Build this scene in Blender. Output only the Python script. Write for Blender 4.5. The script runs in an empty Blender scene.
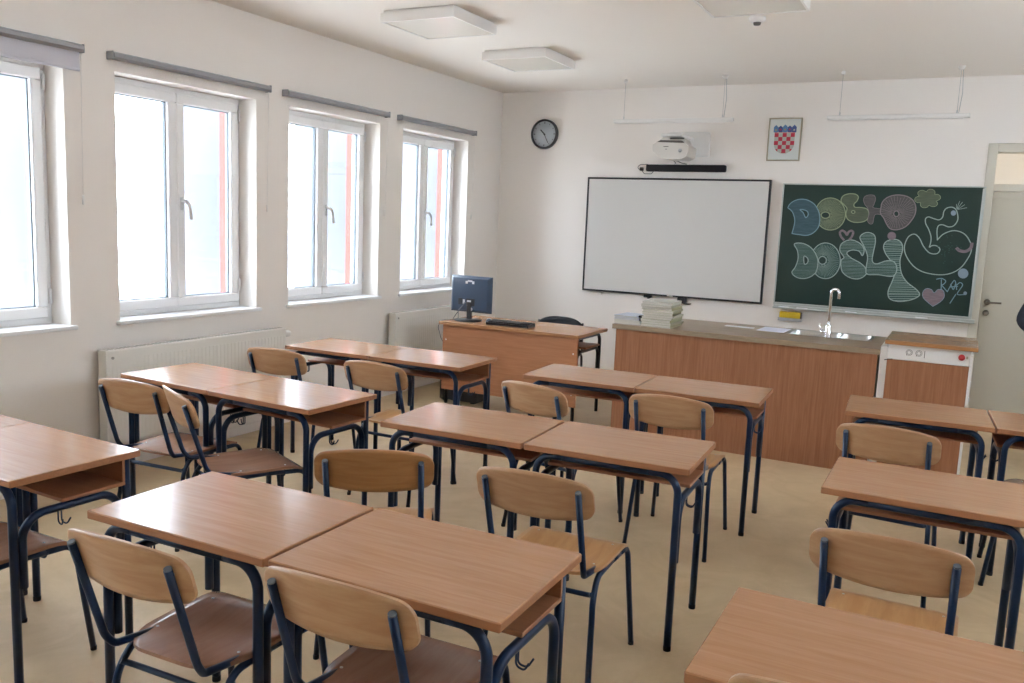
import bpy, bmesh, math, random
from math import sin, cos, pi, radians, sqrt
from mathutils import Vector, Matrix
random.seed(7)
SC = bpy.context.scene
COL = SC.collection

# ------------------------------------------------------------------ room numbers
FPX, YAW, PITCH, ROLL = 860.6, -0.4766, -0.1397, 0.0411
CAM = Vector((4.697, 0.0, 1.684))
D = 8.639      # front wall
H = 3.077      # ceiling
XR = 7.1       # right wall
YB = -1.7      # back wall
_F = Vector((sin(YAW)*cos(PITCH), cos(YAW)*cos(PITCH), sin(PITCH)))
_r = _F.cross(Vector((0, 0, 1))).normalized(); _u = _r.cross(_F)
_R = _r*cos(ROLL)+_u*sin(ROLL); _U = -_r*sin(ROLL)+_u*cos(ROLL)

def wp(px, py, y=D):
    """x, z on an upright wall plane for a measured photo point (used to trace flat chalk drawings on the board)"""
    d = _F+_R*(px-512)/FPX-_U*(py-341.5)/FPX
    t = (y-CAM.y)/d.y
    p = CAM+d*t
    return (p.x, p.z)

# ------------------------------------------------------------------ materials
def new_mat(name):
    m = bpy.data.materials.new(name); m.use_nodes = True
    nt = m.node_tree; b = nt.nodes['Principled BSDF']
    return m, nt, b

def mat(name, col, rough=.5, metal=0.0, spec=.5, bump=0.0, bscale=60, var=0.0, vscale=3, coat=0.0):
    m, nt, b = new_mat(name)
    b.inputs['Base Color'].default_value = (*col, 1)
    b.inputs['Roughness'].default_value = rough
    b.inputs['Metallic'].default_value = metal
    b.inputs['Specular IOR Level'].default_value = spec
    if coat: b.inputs['Coat Weight'].default_value = coat; b.inputs['Coat Roughness'].default_value = .15
    tc = nt.nodes.new('ShaderNodeTexCoord')
    if var:
        n = nt.nodes.new('ShaderNodeTexNoise'); n.inputs['Scale'].default_value = vscale; n.inputs['Detail'].default_value = 4
        nt.links.new(tc.outputs['Object'], n.inputs['Vector'])
        mx = nt.nodes.new('ShaderNodeMix'); mx.data_type = 'RGBA'
        mx.inputs['A'].default_value = (*[c*(1-var) for c in col], 1)
        mx.inputs['B'].default_value = (*[min(1, c*(1+var)) for c in col], 1)
        nt.links.new(n.outputs['Fac'], mx.inputs['Factor']); nt.links.new(mx.outputs['Result'], b.inputs['Base Color'])
    if bump:
        n2 = nt.nodes.new('ShaderNodeTexNoise'); n2.inputs['Scale'].default_value = bscale
        nt.links.new(tc.outputs['Object'], n2.inputs['Vector'])
        bp = nt.nodes.new('ShaderNodeBump'); bp.inputs['Strength'].default_value = bump; bp.inputs['Distance'].default_value = .01
        nt.links.new(n2.outputs['Fac'], bp.inputs['Height']); nt.links.new(bp.outputs['Normal'], b.inputs['Normal'])
    return m

def wood(name, c1, c2, axis='x', rough=.35, scale=1.0, stretch=14, spec=.5, contrast=1.0):
    m, nt, b = new_mat(name)
    tc = nt.nodes.new('ShaderNodeTexCoord'); oi = nt.nodes.new('ShaderNodeObjectInfo')
    mp = nt.nodes.new('ShaderNodeMapping')
    s = {'x': (2.2, 2.2*stretch, 2.2*stretch), 'y': (2.2*stretch, 2.2, 2.2*stretch), 'z': (2.2*stretch, 2.2*stretch, 2.2)}[axis]
    mp.inputs['Scale'].default_value = [v*scale for v in s]
    nt.links.new(tc.outputs['Object'], mp.inputs['Vector'])
    add = nt.nodes.new('ShaderNodeVectorMath'); add.operation = 'ADD'
    mul = nt.nodes.new('ShaderNodeMath'); mul.operation = 'MULTIPLY'; mul.inputs[1].default_value = 37.0
    nt.links.new(oi.outputs['Random'], mul.inputs[0])
    nt.links.new(mp.outputs['Vector'], add.inputs[0]); nt.links.new(mul.outputs[0], add.inputs[1])
    n = nt.nodes.new('ShaderNodeTexNoise'); n.inputs['Scale'].default_value = 1.6; n.inputs['Detail'].default_value = 5; n.inputs['Roughness'].default_value = .6; n.inputs['Distortion'].default_value = .6
    nt.links.new(add.outputs[0], n.inputs['Vector'])
    cr = nt.nodes.new('ShaderNodeValToRGB')
    k = .16/contrast
    cr.color_ramp.elements[0].position = .5-k; cr.color_ramp.elements[0].color = (*c1, 1)
    cr.color_ramp.elements[1].position = .5+k; cr.color_ramp.elements[1].color = (*c2, 1)
    nt.links.new(n.outputs['Fac'], cr.inputs['Fac']); nt.links.new(cr.outputs['Color'], b.inputs['Base Color'])
    b.inputs['Roughness'].default_value = rough; b.inputs['Specular IOR Level'].default_value = spec
    return m

M = {}
M['wall'] = mat('wall_paint', (.88, .822, .760), .85, spec=.2, bump=.08, bscale=180)
M['ceil'] = mat('ceiling_paint', (.90, .838, .768), .9, spec=.2)
M['top'] = wood('beech_laminate', (.395, .188, .085), (.465, .24, .12), 'x', rough=.21, stretch=16, spec=.4)
M['topedge'] = wood('beech_edge', (.34, .14, .06), (.39, .175, .08), 'x', rough=.4)
M['shelf'] = wood('beech_shelf', (.31, .13, .06), (.38, .17, .085), 'x', rough=.45)
M['frontv'] = wood('beech_panel_upright_grain', (.29, .115, .05), (.385, .17, .085), 'z', rough=.45, stretch=22, scale=.9)
M['fronth'] = wood('beech_panel_level_grain', (.36, .15, .065), (.42, .185, .09), 'x', rough=.45, stretch=14)
M['ply'] = wood('beech_plywood', (.47, .25, .12), (.56, .34, .185), 'x', rough=.33, stretch=9, scale=1.2)
M['plyshade'] = wood('shaded_plywood', (.36, .16, .055), (.44, .22, .085), 'x', rough=.35, stretch=9, scale=1.2)  # plywood copy darkened to carry the shade on one backrest
M['seatred'] = wood('reddish_plywood_seat', (.30, .15, .09), (.36, .19, .12), 'y', rough=.24, stretch=7, scale=1.1)
M['plyseat'] = wood('beech_plywood_seat', (.42, .21, .085), (.52, .29, .13), 'y', rough=.28, stretch=7, scale=1.1)
M['navy'] = mat('navy_enamel', (.004, .018, .052), .32, spec=.3)
M['cap'] = mat('dark_rubber', (.012, .014, .018), .6)
M['capgrey'] = mat('grey_plastic_plug', (.12, .14, .16), .5)
M['steel'] = mat('brushed_steel', (.62, .62, .60), .28, metal=1)
M['chrome'] = mat('chrome', (.85, .85, .85), .08, metal=1)
M['pvc'] = mat('white_window_plastic', (.90, .89, .88), .35)
M['sill'] = mat('white_sill_board', (.88, .87, .86), .35)
M['gasket'] = mat('grey_gasket', (.16, .19, .21), .6)
M['handle'] = mat('satin_window_handle', (.62, .62, .62), .35, metal=.2)
M['alu'] = mat('blind_aluminium', (.34, .35, .37), .35, metal=.5)
M['blindfab'] = mat('blind_fabric', (.60, .59, .64), .9)
M['rad'] = mat('radiator_enamel', (.82, .785, .72), .45)
M['radgrill'] = mat('radiator_slot', (.42, .39, .34), .6)
M['white'] = mat('white_plastic', (.82, .785, .74), .45)
M['diff'] = mat('light_diffuser', (.88, .83, .74), .22)
M['black'] = mat('black_plastic', (.012, .012, .014), .4)
M['skygloss'] = mat('sky_tinted_plastic', (.016, .042, .085), .28, spec=.8)  # black plastic with the blue sky reflection put into its colour
M['wbface'] = mat('whiteboard_surface', (.67, .645, .605), .45, spec=.25)
M['slate'] = mat('chalkboard_green', (.008, .030, .022), .55, var=.25, vscale=2.5)
M['slateframe'] = mat('chalkboard_aluminium', (.52, .55, .52), .4, metal=.3)
M['worktop'] = wood('grey_oak_worktop', (.27, .195, .125), (.35, .265, .178), 'x', rough=.4, stretch=12)
M['cabtop'] = wood('beech_cabinet_top', (.30, .17, .095), (.38, .23, .13), 'x', rough=.25, stretch=12)
M['cabedge'] = mat('orange_beech_edge', (.44, .20, .07), .4)
M['cream'] = mat('door_paint', (.58, .54, .44), .55)
M['doorframe'] = mat('door_frame_paint', (.66, .62, .52), .5)
M['bronze'] = mat('bronzed_metal', (.20, .17, .13), .35, metal=.8)
M['red'] = mat('red_button', (.45, .015, .015), .35)
M['yellow'] = mat('yellow_sponge', (.62, .42, .02), .8)
M['holder'] = mat('grey_tray', (.38, .38, .38), .5)
M['paper'] = mat('white_paper', (.80, .80, .82), .8)
M['paper2'] = mat('lilac_paper', (.70, .70, .82), .8)
M['facade'] = mat('facade_white', (.13, .133, .14), .9)
M['facred'] = mat('facade_red', (.42, .062, .045), .8)
M['ground'] = mat('pale_paving', (.72, .71, .68), .9)
M['fabricblack'] = mat('black_upholstery', (.010, .010, .012), .85)
M['projector'] = mat('projector_shell', (.62, .585, .53), .4)
M['grille'] = mat('dark_grille', (.10, .09, .08), .6)
M['clockface'] = mat('clock_face', (.55, .59, .62), .5)
M['clockrim'] = mat('clock_rim', (.06, .062, .066), .4)
M['brassframe'] = mat('pale_gilt_frame', (.42, .38, .27), .45, metal=.2)
M['printpaper'] = mat('print_paper', (.66, .69, .66), .5)
M['jacket'] = mat('dark_jacket', (.010, .012, .022), .8, bump=.3, bscale=25)
M['skin'] = mat('skin', (.55, .33, .23), .5)
M['hair'] = mat('brown_hair', (.05, .03, .018), .7, bump=.6, bscale=90)
M['denim'] = mat('dark_trousers', (.02, .025, .04), .85)
M['shoe'] = mat('black_shoe', (.01, .01, .01), .5)
M['eye'] = mat('eye_white', (.7, .7, .7), .3)
M['lip'] = mat('lips', (.40, .14, .12), .5)

def floor_mat():
    m, nt, b = new_mat('marbled_vinyl')
    tc = nt.nodes.new('ShaderNodeTexCoord')
    n = nt.nodes.new('ShaderNodeTexNoise'); n.inputs['Scale'].default_value = 2.6; n.inputs['Detail'].default_value = 8; n.inputs['Roughness'].default_value = .65; n.inputs['Distortion'].default_value = 1.4
    nt.links.new(tc.outputs['Object'], n.inputs['Vector'])
    cr = nt.nodes.new('ShaderNodeValToRGB')
    cr.color_ramp.elements[0].position = .35; cr.color_ramp.elements[0].color = (.53, .385, .218, 1)
    cr.color_ramp.elements[1].position = .65; cr.color_ramp.elements[1].color = (.62, .465, .280, 1)
    nt.links.new(n.outputs['Fac'], cr.inputs['Fac']); nt.links.new(cr.outputs['Color'], b.inputs['Base Color'])
    b.inputs['Roughness'].default_value = .42; b.inputs['Specular IOR Level'].default_value = .4
    return m
M['floor'] = floor_mat()

def glass_mat():
    m = bpy.data.materials.new('window_glass'); m.use_nodes = True; nt = m.node_tree; nt.nodes.clear()
    o = nt.nodes.new('ShaderNodeOutputMaterial'); mx = nt.nodes.new('ShaderNodeMixShader')
    t = nt.nodes.new('ShaderNodeBsdfTransparent'); t.inputs['Color'].default_value = (.95, .975, .97, 1)
    g = nt.nodes.new('ShaderNodeBsdfGlossy'); g.inputs['Roughness'].default_value = .02
    lw = nt.nodes.new('ShaderNodeLayerWeight'); lw.inputs['Blend'].default_value = .5
    pw = nt.nodes.new('ShaderNodeMath'); pw.operation = 'POWER'; pw.inputs[1].default_value = 5
    f = nt.nodes.new('ShaderNodeMath'); f.operation = 'MULTIPLY_ADD'; f.inputs[1].default_value = .96; f.inputs[2].default_value = .04
    nt.links.new(lw.outputs['Facing'], pw.inputs[0]); nt.links.new(pw.outputs[0], f.inputs[0])
    nt.links.new(f.outputs[0], mx.inputs[0]); nt.links.new(t.outputs[0], mx.inputs[1]); nt.links.new(g.outputs[0], mx.inputs[2])
    nt.links.new(mx.outputs[0], o.inputs[0]); return m
M['glass'] = glass_mat()

def chalk_mat(name, col, cover=.75, hatch=(40, 9)):
    """chalk dust over the green board, uneven strokes"""
    m, nt, b = new_mat(name)
    tc = nt.nodes.new('ShaderNodeTexCoord'); mp = nt.nodes.new('ShaderNodeMapping')
    mp.inputs['Scale'].default_value = (hatch[1], 1, hatch[0]*2)
    mp.inputs['Rotation'].default_value = (0, .25, 0)
    nt.links.new(tc.outputs['Object'], mp.inputs['Vector'])
    n = nt.nodes.new('ShaderNodeTexNoise'); n.inputs['Scale'].default_value = 1.3; n.inputs['Detail'].default_value = 3
    nt.links.new(mp.outputs['Vector'], n.inputs['Vector'])
    cr = nt.nodes.new('ShaderNodeValToRGB')
    base = (.012, .045, .035)
    lo = [base[i]*(1-cover*.75)+col[i]*cover*.75 for i in range(3)]
    cr.color_ramp.elements[0].position = .38; cr.color_ramp.elements[0].color = (*lo, 1)
    cr.color_ramp.elements[1].position = .62; cr.color_ramp.elements[1].color = (*[base[i]*(1-cover)+col[i]*cover for i in range(3)], 1)
    nt.links.new(n.outputs['Fac'], cr.inputs['Fac']); nt.links.new(cr.outputs['Color'], b.inputs['Base Color'])
    b.inputs['Roughness'].default_value = .9; b.inputs['Specular IOR Level'].default_value = .1
    return m
CH = dict(blue=chalk_mat('chalk_blue', (.105, .165, .20), .74), yellow=chalk_mat('chalk_yellow_green', (.185, .205, .14), .72),
          purple=chalk_mat('chalk_mauve', (.185, .155, .155), .72), pink=chalk_mat('chalk_pink', (.32, .235, .265), .85),
          green=chalk_mat('chalk_thin_white', (.12, .19, .17), .48, (45, 3)), line=mat('chalk_line', (.33, .42, .38), .9),
          blueline=mat('chalk_blue_line', (.20, .33, .38), .9), yline=mat('chalk_yellow_line', (.30, .36, .22), .9),
          pline=mat('chalk_mauve_line', (.27, .22, .23), .9), pale=mat('chalk_pale_blue', (.26, .34, .42), .9))

# ------------------------------------------------------------------ mesh helpers
def BM(): return bmesh.new()
def link(name, bm, m, parent=None, smooth=None):
    me = bpy.data.meshes.new(name)
    bm.normal_update(); bm.to_mesh(me); bm.free()
    ms = m if isinstance(m, (list, tuple)) else [m]
    for k in ms: me.materials.append(k)
    if smooth is not None:
        for p in me.polygons: p.use_smooth = smooth
    o = bpy.data.objects.new(name, me); COL.objects.link(o)
    if parent: o.parent = parent
    return o

def merge(dst, src, mi=0, M4=None, smooth=None):
    me = bpy.data.meshes.new('tmp')
    for f in src.faces:
        f.material_index = mi
        if smooth is not None: f.smooth = smooth
    src.normal_update(); src.to_mesh(me); src.free()
    if M4 is not None: me.transform(M4)
    dst.from_mesh(me); bpy.data.meshes.remove(me)

def box(bm, x0, x1, y0, y1, z0, z1, bev=0.0, mi=0, M4=None, seg=1):
    t = BM(); bmesh.ops.create_cube(t, size=1)
    for v in t.verts:
        v.co = Vector(((x0+x1)/2+v.co.x*(x1-x0), (y0+y1)/2+v.co.y*(y1-y0), (z0+z1)/2+v.co.z*(z1-z0)))
    if bev: bmesh.ops.bevel(t, geom=t.edges[:], offset=bev, segments=seg, affect='EDGES', profile=.5)
    merge(bm, t, mi, M4)

def fillet(pts, rads, n=7):
    """round the inner corners of a path; rads = radius per inner point"""
    pts = [Vector(p) for p in pts]; out = [pts[0]]
    for i in range(1, len(pts)-1):
        r = rads[i-1] if isinstance(rads, (list, tuple)) else rads
        a, b, c = pts[i-1], pts[i], pts[i+1]
        u = (a-b).normalized(); v = (c-b).normalized()
        ang = u.angle(v)
        if r <= 0 or ang > pi-.02: out.append(b); continue
        t = min(r/math.tan(ang/2), (a-b).length*.49 if i > 1 else (a-b).length*.98, (c-b).length*.49 if i < len(pts)-2 else (c-b).length*.98)
        r2 = t*math.tan(ang/2)
        ctr = b+(u+v).normalized()*(r2/sin(ang/2))
        p0 = b+u*t; p1 = b+v*t; e0 = p0-ctr; e1 = p1-ctr
        tot = e0.angle(e1)
        for k in range(n+1):
            s = k/n
            w = (e0*sin((1-s)*tot)+e1*sin(s*tot))/sin(tot)
            out.append(ctr+w)
    out.append(pts[-1]); return out

def tube(bm, pts, r, seg=10, mi=0, cap=True, r_end=None):
    pts = [Vector(p) for p in pts]; n = len(pts)
    t = BM(); rings = []
    tang = []
    for i in range(n):
        a = pts[max(0, i-1)]; b = pts[min(n-1, i+1)]
        tang.append((b-a).normalized())
    up = Vector((0, 0, 1)) if abs(tang[0].z) < .9 else Vector((1, 0, 0))
    nrm = tang[0].cross(up).normalized()
    for i in range(n):
        nrm = (nrm-tang[i]*nrm.dot(tang[i])).normalized()
        bn = tang[i].cross(nrm)
        rr = r if r_end is None else r+(r_end-r)*i/(n-1)
        rings.append([t.verts.new(pts[i]+(nrm*cos(2*pi*k/seg)+bn*sin(2*pi*k/seg))*rr) for k in range(seg)])
    for i in range(n-1):
        for k in range(seg):
            f = t.faces.new((rings[i][k], rings[i][(k+1) % seg], rings[i+1][(k+1) % seg], rings[i+1][k])); f.smooth = True
    if cap:
        t.faces.new(rings[0][::-1]); t.faces.new(rings[-1])
    bmesh.ops.recalc_face_normals(t, faces=t.faces[:])
    merge(bm, t, mi)

def lathe(bm, prof, ctr, axis='z', seg=24, mi=0, M4=None, cap=True):
    t = BM(); rings = []
    for r, h in prof:
        ring = []
        for k in range(seg):
            a = 2*pi*k/seg; p = (r*cos(a), r*sin(a), h)
            if axis == 'y': p = (p[0], h, p[1])
            if axis == 'x': p = (h, p[0], p[1])
            ring.append(t.verts.new(Vector(p)+Vector(ctr)))
        rings.append(ring)
    for i in range(len(rings)-1):
        for k in range(seg):
            f = t.faces.new((rings[i][k], rings[i][(k+1) % seg], rings[i+1][(k+1) % seg], rings[i+1][k])); f.smooth = True
    for rg in ((rings[0], rings[-1]) if cap else ()):
        try: t.faces.new(rg)
        except Exception: pass
    bmesh.ops.recalc_face_normals(t, faces=t.faces[:])
    merge(bm, t, mi, M4)

def prism(bm, pts, axis, a, b, mi=0):
    """closed polygon extruded along an axis from a to b; pts give the other two coordinates"""
    t = BM()
    def mk(p, q):
        return {'x': (q, p[0], p[1]), 'y': (p[0], q, p[1]), 'z': (p[0], p[1], q)}[axis]
    A = [t.verts.new(mk(p, a)) for p in pts]; B = [t.verts.new(mk(p, b)) for p in pts]
    n = len(pts)
    t.faces.new(A); t.faces.new(B[::-1])
    for i in range(n): t.faces.new((A[i], A[(i+1) % n], B[(i+1) % n], B[i]))
    bmesh.ops.recalc_face_normals(t, faces=t.faces[:])
    merge(bm, t, mi)

def tag(o, label=None, cat=None, group=None, kind=None):
    if label: o['label'] = label
    if cat: o['category'] = cat
    if group: o['group'] = group
    if kind: o['kind'] = kind
    return o
def empty(name, loc=(0, 0, 0), rz=0.0):
    o = bpy.data.objects.new(name, None); COL.objects.link(o); o.location = loc; o.rotation_euler = (0, 0, rz); o.empty_display_size = .1
    return o
def struct(name, bm, m, parent=None):
    o = link(name, bm, m, parent)
    if parent is None: o['kind'] = 'structure'
    return o
CHILD = {}
def copy_tree(o, parent=None):
    c = o.copy(); COL.objects.link(c)
    if parent: c.parent = parent
    for ch in [x for x in bpy.data.objects if x.parent == o]: copy_tree(ch, c)
    return c
def rename_copy(o, base): pass

# ------------------------------------------------------------------ ROOM SHELL
b = BM(); box(b, -.0, XR, YB, D, -.12, 0); struct('floor', b, M['floor'])
b = BM(); box(b, -.37, XR+.2, YB-.2, D+.2, H, H+.2); struct('ceiling', b, M['ceil'])
FILL_WIN = [(.9, 2.7), (3.3, 5.1), (5.7, 7.5)]; RZ0, RZ1 = 2.05, 2.68      # unseen high glazing, added in the right wall to brighten the room
b = BM(); box(b, XR, XR+.2, YB-.2, D+.2, -.12, RZ0); box(b, XR, XR+.2, YB-.2, D+.2, RZ1, H); cur = YB-.2
for a, c in FILL_WIN: box(b, XR, XR+.2, cur, a, RZ0, RZ1); cur = c
box(b, XR, XR+.2, cur, D+.2, RZ0, RZ1); struct('wall_right', b, M['wall'])
b = BM(); box(b, -.31, XR, YB-.2, YB, -.12, H); struct('wall_back', b, M['wall'])
# windows: (near jamb, far jamb)
WZ0, WZ1 = .953, 2.485
WIN = [(2.10, 3.325), (3.668, 4.861), (5.208, 6.382), (6.733, 7.919), (.56, 1.76), (-.98, .22)]
b = BM(); xo = -.31
box(b, xo, 0, YB-.2, D+.2, -.12, WZ0); box(b, xo, 0, YB-.2, D+.2, WZ1, H)
ys = sorted(WIN); cur = YB-.2
for a, c in ys: box(b, xo, 0, cur, a, WZ0, WZ1); cur = c
box(b, xo, 0, cur, D+.2, WZ0, WZ1)
struct('wall_left', b, M['wall'])
# painted insulation layer outside the wall, red in every window reveal, with white projecting fins
tn = 1
for a, c in ys:
    b = BM(); box(b, -.37, -.31, a-.17, a, WZ0-.1, WZ1+.1); box(b, -.37, -.31, c, c+.17, WZ0-.1, WZ1+.1)
    struct('trim_%d' % tn, b, M['facred']); tn += 1
    b = BM(); box(b, -1.0, -.37, c+.012, c+.10, WZ0-.45, WZ1+.35, .004)
    struct('trim_%d' % tn, b, M['facade']); tn += 1
b = BM(); box(b, -40, -1.2, -30, 40, -4.1, -4.0); struct('trim_%d' % tn, b, M['ground']); tn += 1
# front wall with door opening
DX0, DX1, DZ1 = 4.85, 5.82, 2.455
b = BM()
box(b, -.31, DX0, D, D+.2, -.12, H); box(b, DX1, XR, D, D+.2, -.12, H); box(b, DX0, DX1, D, D+.2, DZ1, H)
struct('wall_front', b, M['wall'])
# corridor seen through the transom
b = BM(); box(b, 3.6, 7.6, D+.2, D+2.4, -.12, 0); struct('trim_%d' % tn, b, M['floor']); tn += 1
b = BM(); box(b, 3.5, 7.7, D+2.2, D+2.35, 0, H); box(b, 3.5, 3.6, D+.2, D+2.3, 0, H); box(b, 7.6, 7.7, D+.2, D+2.3, 0, H); box(b, 3.5, 7.7, D+.2, D+2.35, H, H+.1)
struct('trim_%d' % tn, b, M['ceil']); tn += 1

# low skirting of welded vinyl
for nm, args in (('baseboard_left', (0, .012, YB, D)), ('baseboard_right', (XR-.012, XR, YB, D))):
    b = BM(); box(b, args[0], args[1], args[2], args[3], 0, .07, .003); struct(nm, b, M['wall'])
b = BM(); box(b, .012, DX0-.06, D-.012, D, 0, .07, .003); box(b, DX1+.06, XR-.012, D-.012, D, 0, .07, .003); struct('baseboard_front', b, M['wall'])

def frame_rect(bm, x0, x1, y0, y1, z0, z1, w, bev=.004, mi=0):
    """rectangular frame in a y-z plane"""
    box(bm, x0, x1, y0, y1, z0, z0+w, bev, mi); box(bm, x0, x1, y0, y1, z1-w, z1, bev, mi)
    box(bm, x0, x1, y0, y0+w, z0+w, z1-w, bev, mi); box(bm, x0, x1, y1-w, y1, z0+w, z1-w, bev, mi)

def window(n, a, c):
    r = empty('window_%d' % n, (0, a, 0)); r['kind'] = 'structure'
    w = c-a; xf = -.235
    b = BM(); frame_rect(b, xf, -.17, 0, w, WZ0, WZ1, .045)
    box(b, xf, -.17, w/2-.02, w/2+.02, WZ0+.045, WZ1-.045, .003)
    fr = link('window_frame', b, M['pvc'], r)
    for k in (0, 1):
        y0 = .03 if k == 0 else w/2-.002; y1 = w/2+.002 if k == 0 else w-.03
        b = BM(); frame_rect(b, -.215, -.150, y0+.002, y1-.002, WZ0+.035, WZ1-.035, .068, .007)
        s = link('sash', b, M['pvc'], r)
        b = BM(); frame_rect(b, -.205, -.178, y0+.069, y1-.069, WZ0+.102, WZ1-.102, .007, 0)
        link('gasket', b, M['gasket'], s)
        b = BM(); box(b, -.200, -.182, y0+.074, y1-.074, WZ0+.107, WZ1-.107)
        link('pane', b, M['glass'], s)
        # hinges on the outer stiles
        b = BM(); yh = .02 if k == 0 else w-.02
        for zz in (WZ0+.12, WZ1-.16): lathe(b, [(.008, 0), (.008, .09)], (-.150, yh, zz), seg=10)
        link('hinge', b, M['pvc'], s)
        if k == 1:
            b = BM(); yh = y0+.036
            box(b, -.150, -.138, yh-.013, yh+.013, 1.66, 1.75, .004)
            pts = [(-.146, yh, 1.725), (-.100, yh, 1.722), (-.088, yh+.012, 1.70), (-.086, yh+.022, 1.65), (-.088, yh+.030, 1.60)]
            tube(b, fillet(pts, .015, 4), .011, 8)
            link('window_handle', b, M['handle'], s)
    b = BM(); box(b, -.17, .035, -.028, w+.028, WZ0-.024, WZ0+.001, .006, 0, None, 2)
    # board notched around the wall: the ears only exist in front of the wall face
    sl = link('sill', b, M['sill'], r)
    return r
for i, (a, c) in enumerate(WIN): window(i+1, a, c)

for i, (a, c) in enumerate(FILL_WIN):
    r = empty('window_%d' % (len(WIN)+1+i), (XR, a, 0)); r['kind'] = 'structure'  # added fill window out of view, lets extra daylight in
    b = BM(); frame_rect(b, .06, .13, 0, c-a, RZ0, RZ1, .06); box(b, .06, .13, (c-a)/2-.03, (c-a)/2+.03, RZ0+.06, RZ1-.06, .003); link('window_frame', b, M['pvc'], r)
    for y0, y1 in ((.06, (c-a)/2-.03), ((c-a)/2+.03, c-a-.06)):
        b = BM(); box(b, .085, .103, y0, y1, RZ0+.06, RZ1-.06); link('pane', b, M['glass'], r)
# door
def build_door():
    r = empty('door_1', (DX0, D, 0)); r['kind'] = 'structure'
    w = DX1-DX0
    b = BM()
    for x0, x1 in ((-.055, .02), (w-.02, w+.055)): box(b, x0, x1, -.018, .14, 0, DZ1+.055, .004)
    box(b, .02, w-.02, -.018, .14, DZ1-.02, DZ1+.055, .004)
    box(b, .02, w-.02, 0, .14, 2.105, 2.165, .004)
    link('door_frame', b, M['doorframe'], r)
    b = BM(); box(b, .022, w-.022, .03, .075, .008, 2.10, .004)
    box(b, .022, w-.022, .02, .032, 2.04, 2.10, .003)
    leaf = link('door_leaf', b, M['cream'], r)
    b = BM()
    lathe(b, [(.0, 0), (.026, 0), (.026, .012), (0, .012)], (.072, .018, 1.142), 'y', 20)
    tube(b, fillet([(.072, .03, 1.142), (.072, -.03, 1.142), (.182, -.032, 1.142)], .015, 5), .009, 10)
    link('door_handle', b, M['bronze'], leaf)
    b = BM(); lathe(b, [(0, 0), (.026, 0), (.026, .014), (0, .014)], (.072, .016, 1.045), 'y', 20)
    lathe(b, [(0, 0), (.008, 0), (.008, .008), (0, .008)], (.072, .01, 1.05), 'y', 12)
    link('lock_rose', b, M['bronze'], leaf)
    b = BM(); box(b, .02, w-.02, .06, .068, 2.165, DZ1-.02)
    link('transom_pane', b, M['glass'], r)
build_door()
# round lamp on the corridor wall, seen through the transom
r = BM(); lathe(r, [(0, -.12), (.09, -.115), (.135, -.085), (.15, -.03), (.15, 0), (0, 0)], (5.37, D+2.2, 2.50), 'y', 32)
o = link('wall_lamp', r, M['steel']); tag(o, 'round grey metal lamp seen through the pane above the door', 'wall lamp')

# ------------------------------------------------------------------ STUDENT DESK
DWID, DDEP, DTOP = .698, .50, .764
def make_desk():
    r = empty('student_desk')
    b = BM(); box(b, 0, DWID, 0, DDEP, DTOP-.026, DTOP, .003)
    for f in b.faces:
        if abs(f.normal.z) < .5: f.material_index = 1
    b.normal_update()
    for f in b.faces: f.material_index = 0 if f.normal.z > .5 or f.normal.z < -.5 else 1
    link('tabletop', b, [M['top'], M['topedge']], r)
    zr = DTOP-.026-.015; xi = .047; yn = .032; yf = .468; R = .015
    for s in (0, 1):
        x = xi if s == 0 else DWID-xi; d = 1 if s == 0 else -1
        # near leg with its bend
        b = BM(); tube(b, fillet([(x, yn, .012), (x, yn, zr), (x+d*.12, yn, zr)], .075, 9), R)
        l = link('leg', b, M['navy'], r)
        b = BM(); lathe(b, [(.0152, 0), (.0158, .004), (.0158, .018), (.015, .020)], (x, yn, 0), seg=12); link('foot_cap', b, M['cap'], l)
        b = BM(); tube(b, [(x, yf, .012), (x, yf, DTOP-.027)], R)
        l = link('leg', b, M['navy'], r)
        b = BM(); lathe(b, [(.0152, 0), (.0158, .004), (.0158, .018), (.015, .020)], (x, yf, 0), seg=12); link('foot_cap', b, M['cap'], l)
        # side frame: an inverted U welded along the two legs and under the shelf
        zs = .612; y0 = yn+.030; y1 = yf-.030
        b = BM(); tube(b, fillet([(x, y0, .36), (x, y0, zs), (x, y1, zs), (x, y1, .36)], .085, 9), R)
        link('side_frame', b, M['navy'], r)
        # twin-prong bag hook
        b = BM(); yh = .20; xo = x+(-d)*.012
        for dy in (-.006, .006):
            tube(b, fillet([(x, yh+dy, zs-.008), (x, yh+dy, zs-.055), (x-d*.026, yh+dy*1.5, zs-.06), (x-d*.040, yh+dy*2.5, zs-.035)], .014, 5), .003, 6)
        link('bag_hook', b, M['navy'], r)
    b = BM(); tube(b, [(xi+.115, yn, zr), (DWID-xi-.115, yn, zr)], R); link('front_rail', b, M['navy'], r)
    b = BM()
    box(b, .03, DWID-.037, .205, .462, .628, .642, .002)
    box(b, .03, DWID-.037, .447, .462, .642, DTOP-.026, .001)
    link('book_shelf', b, M['shelf'], r)
    return r

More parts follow.
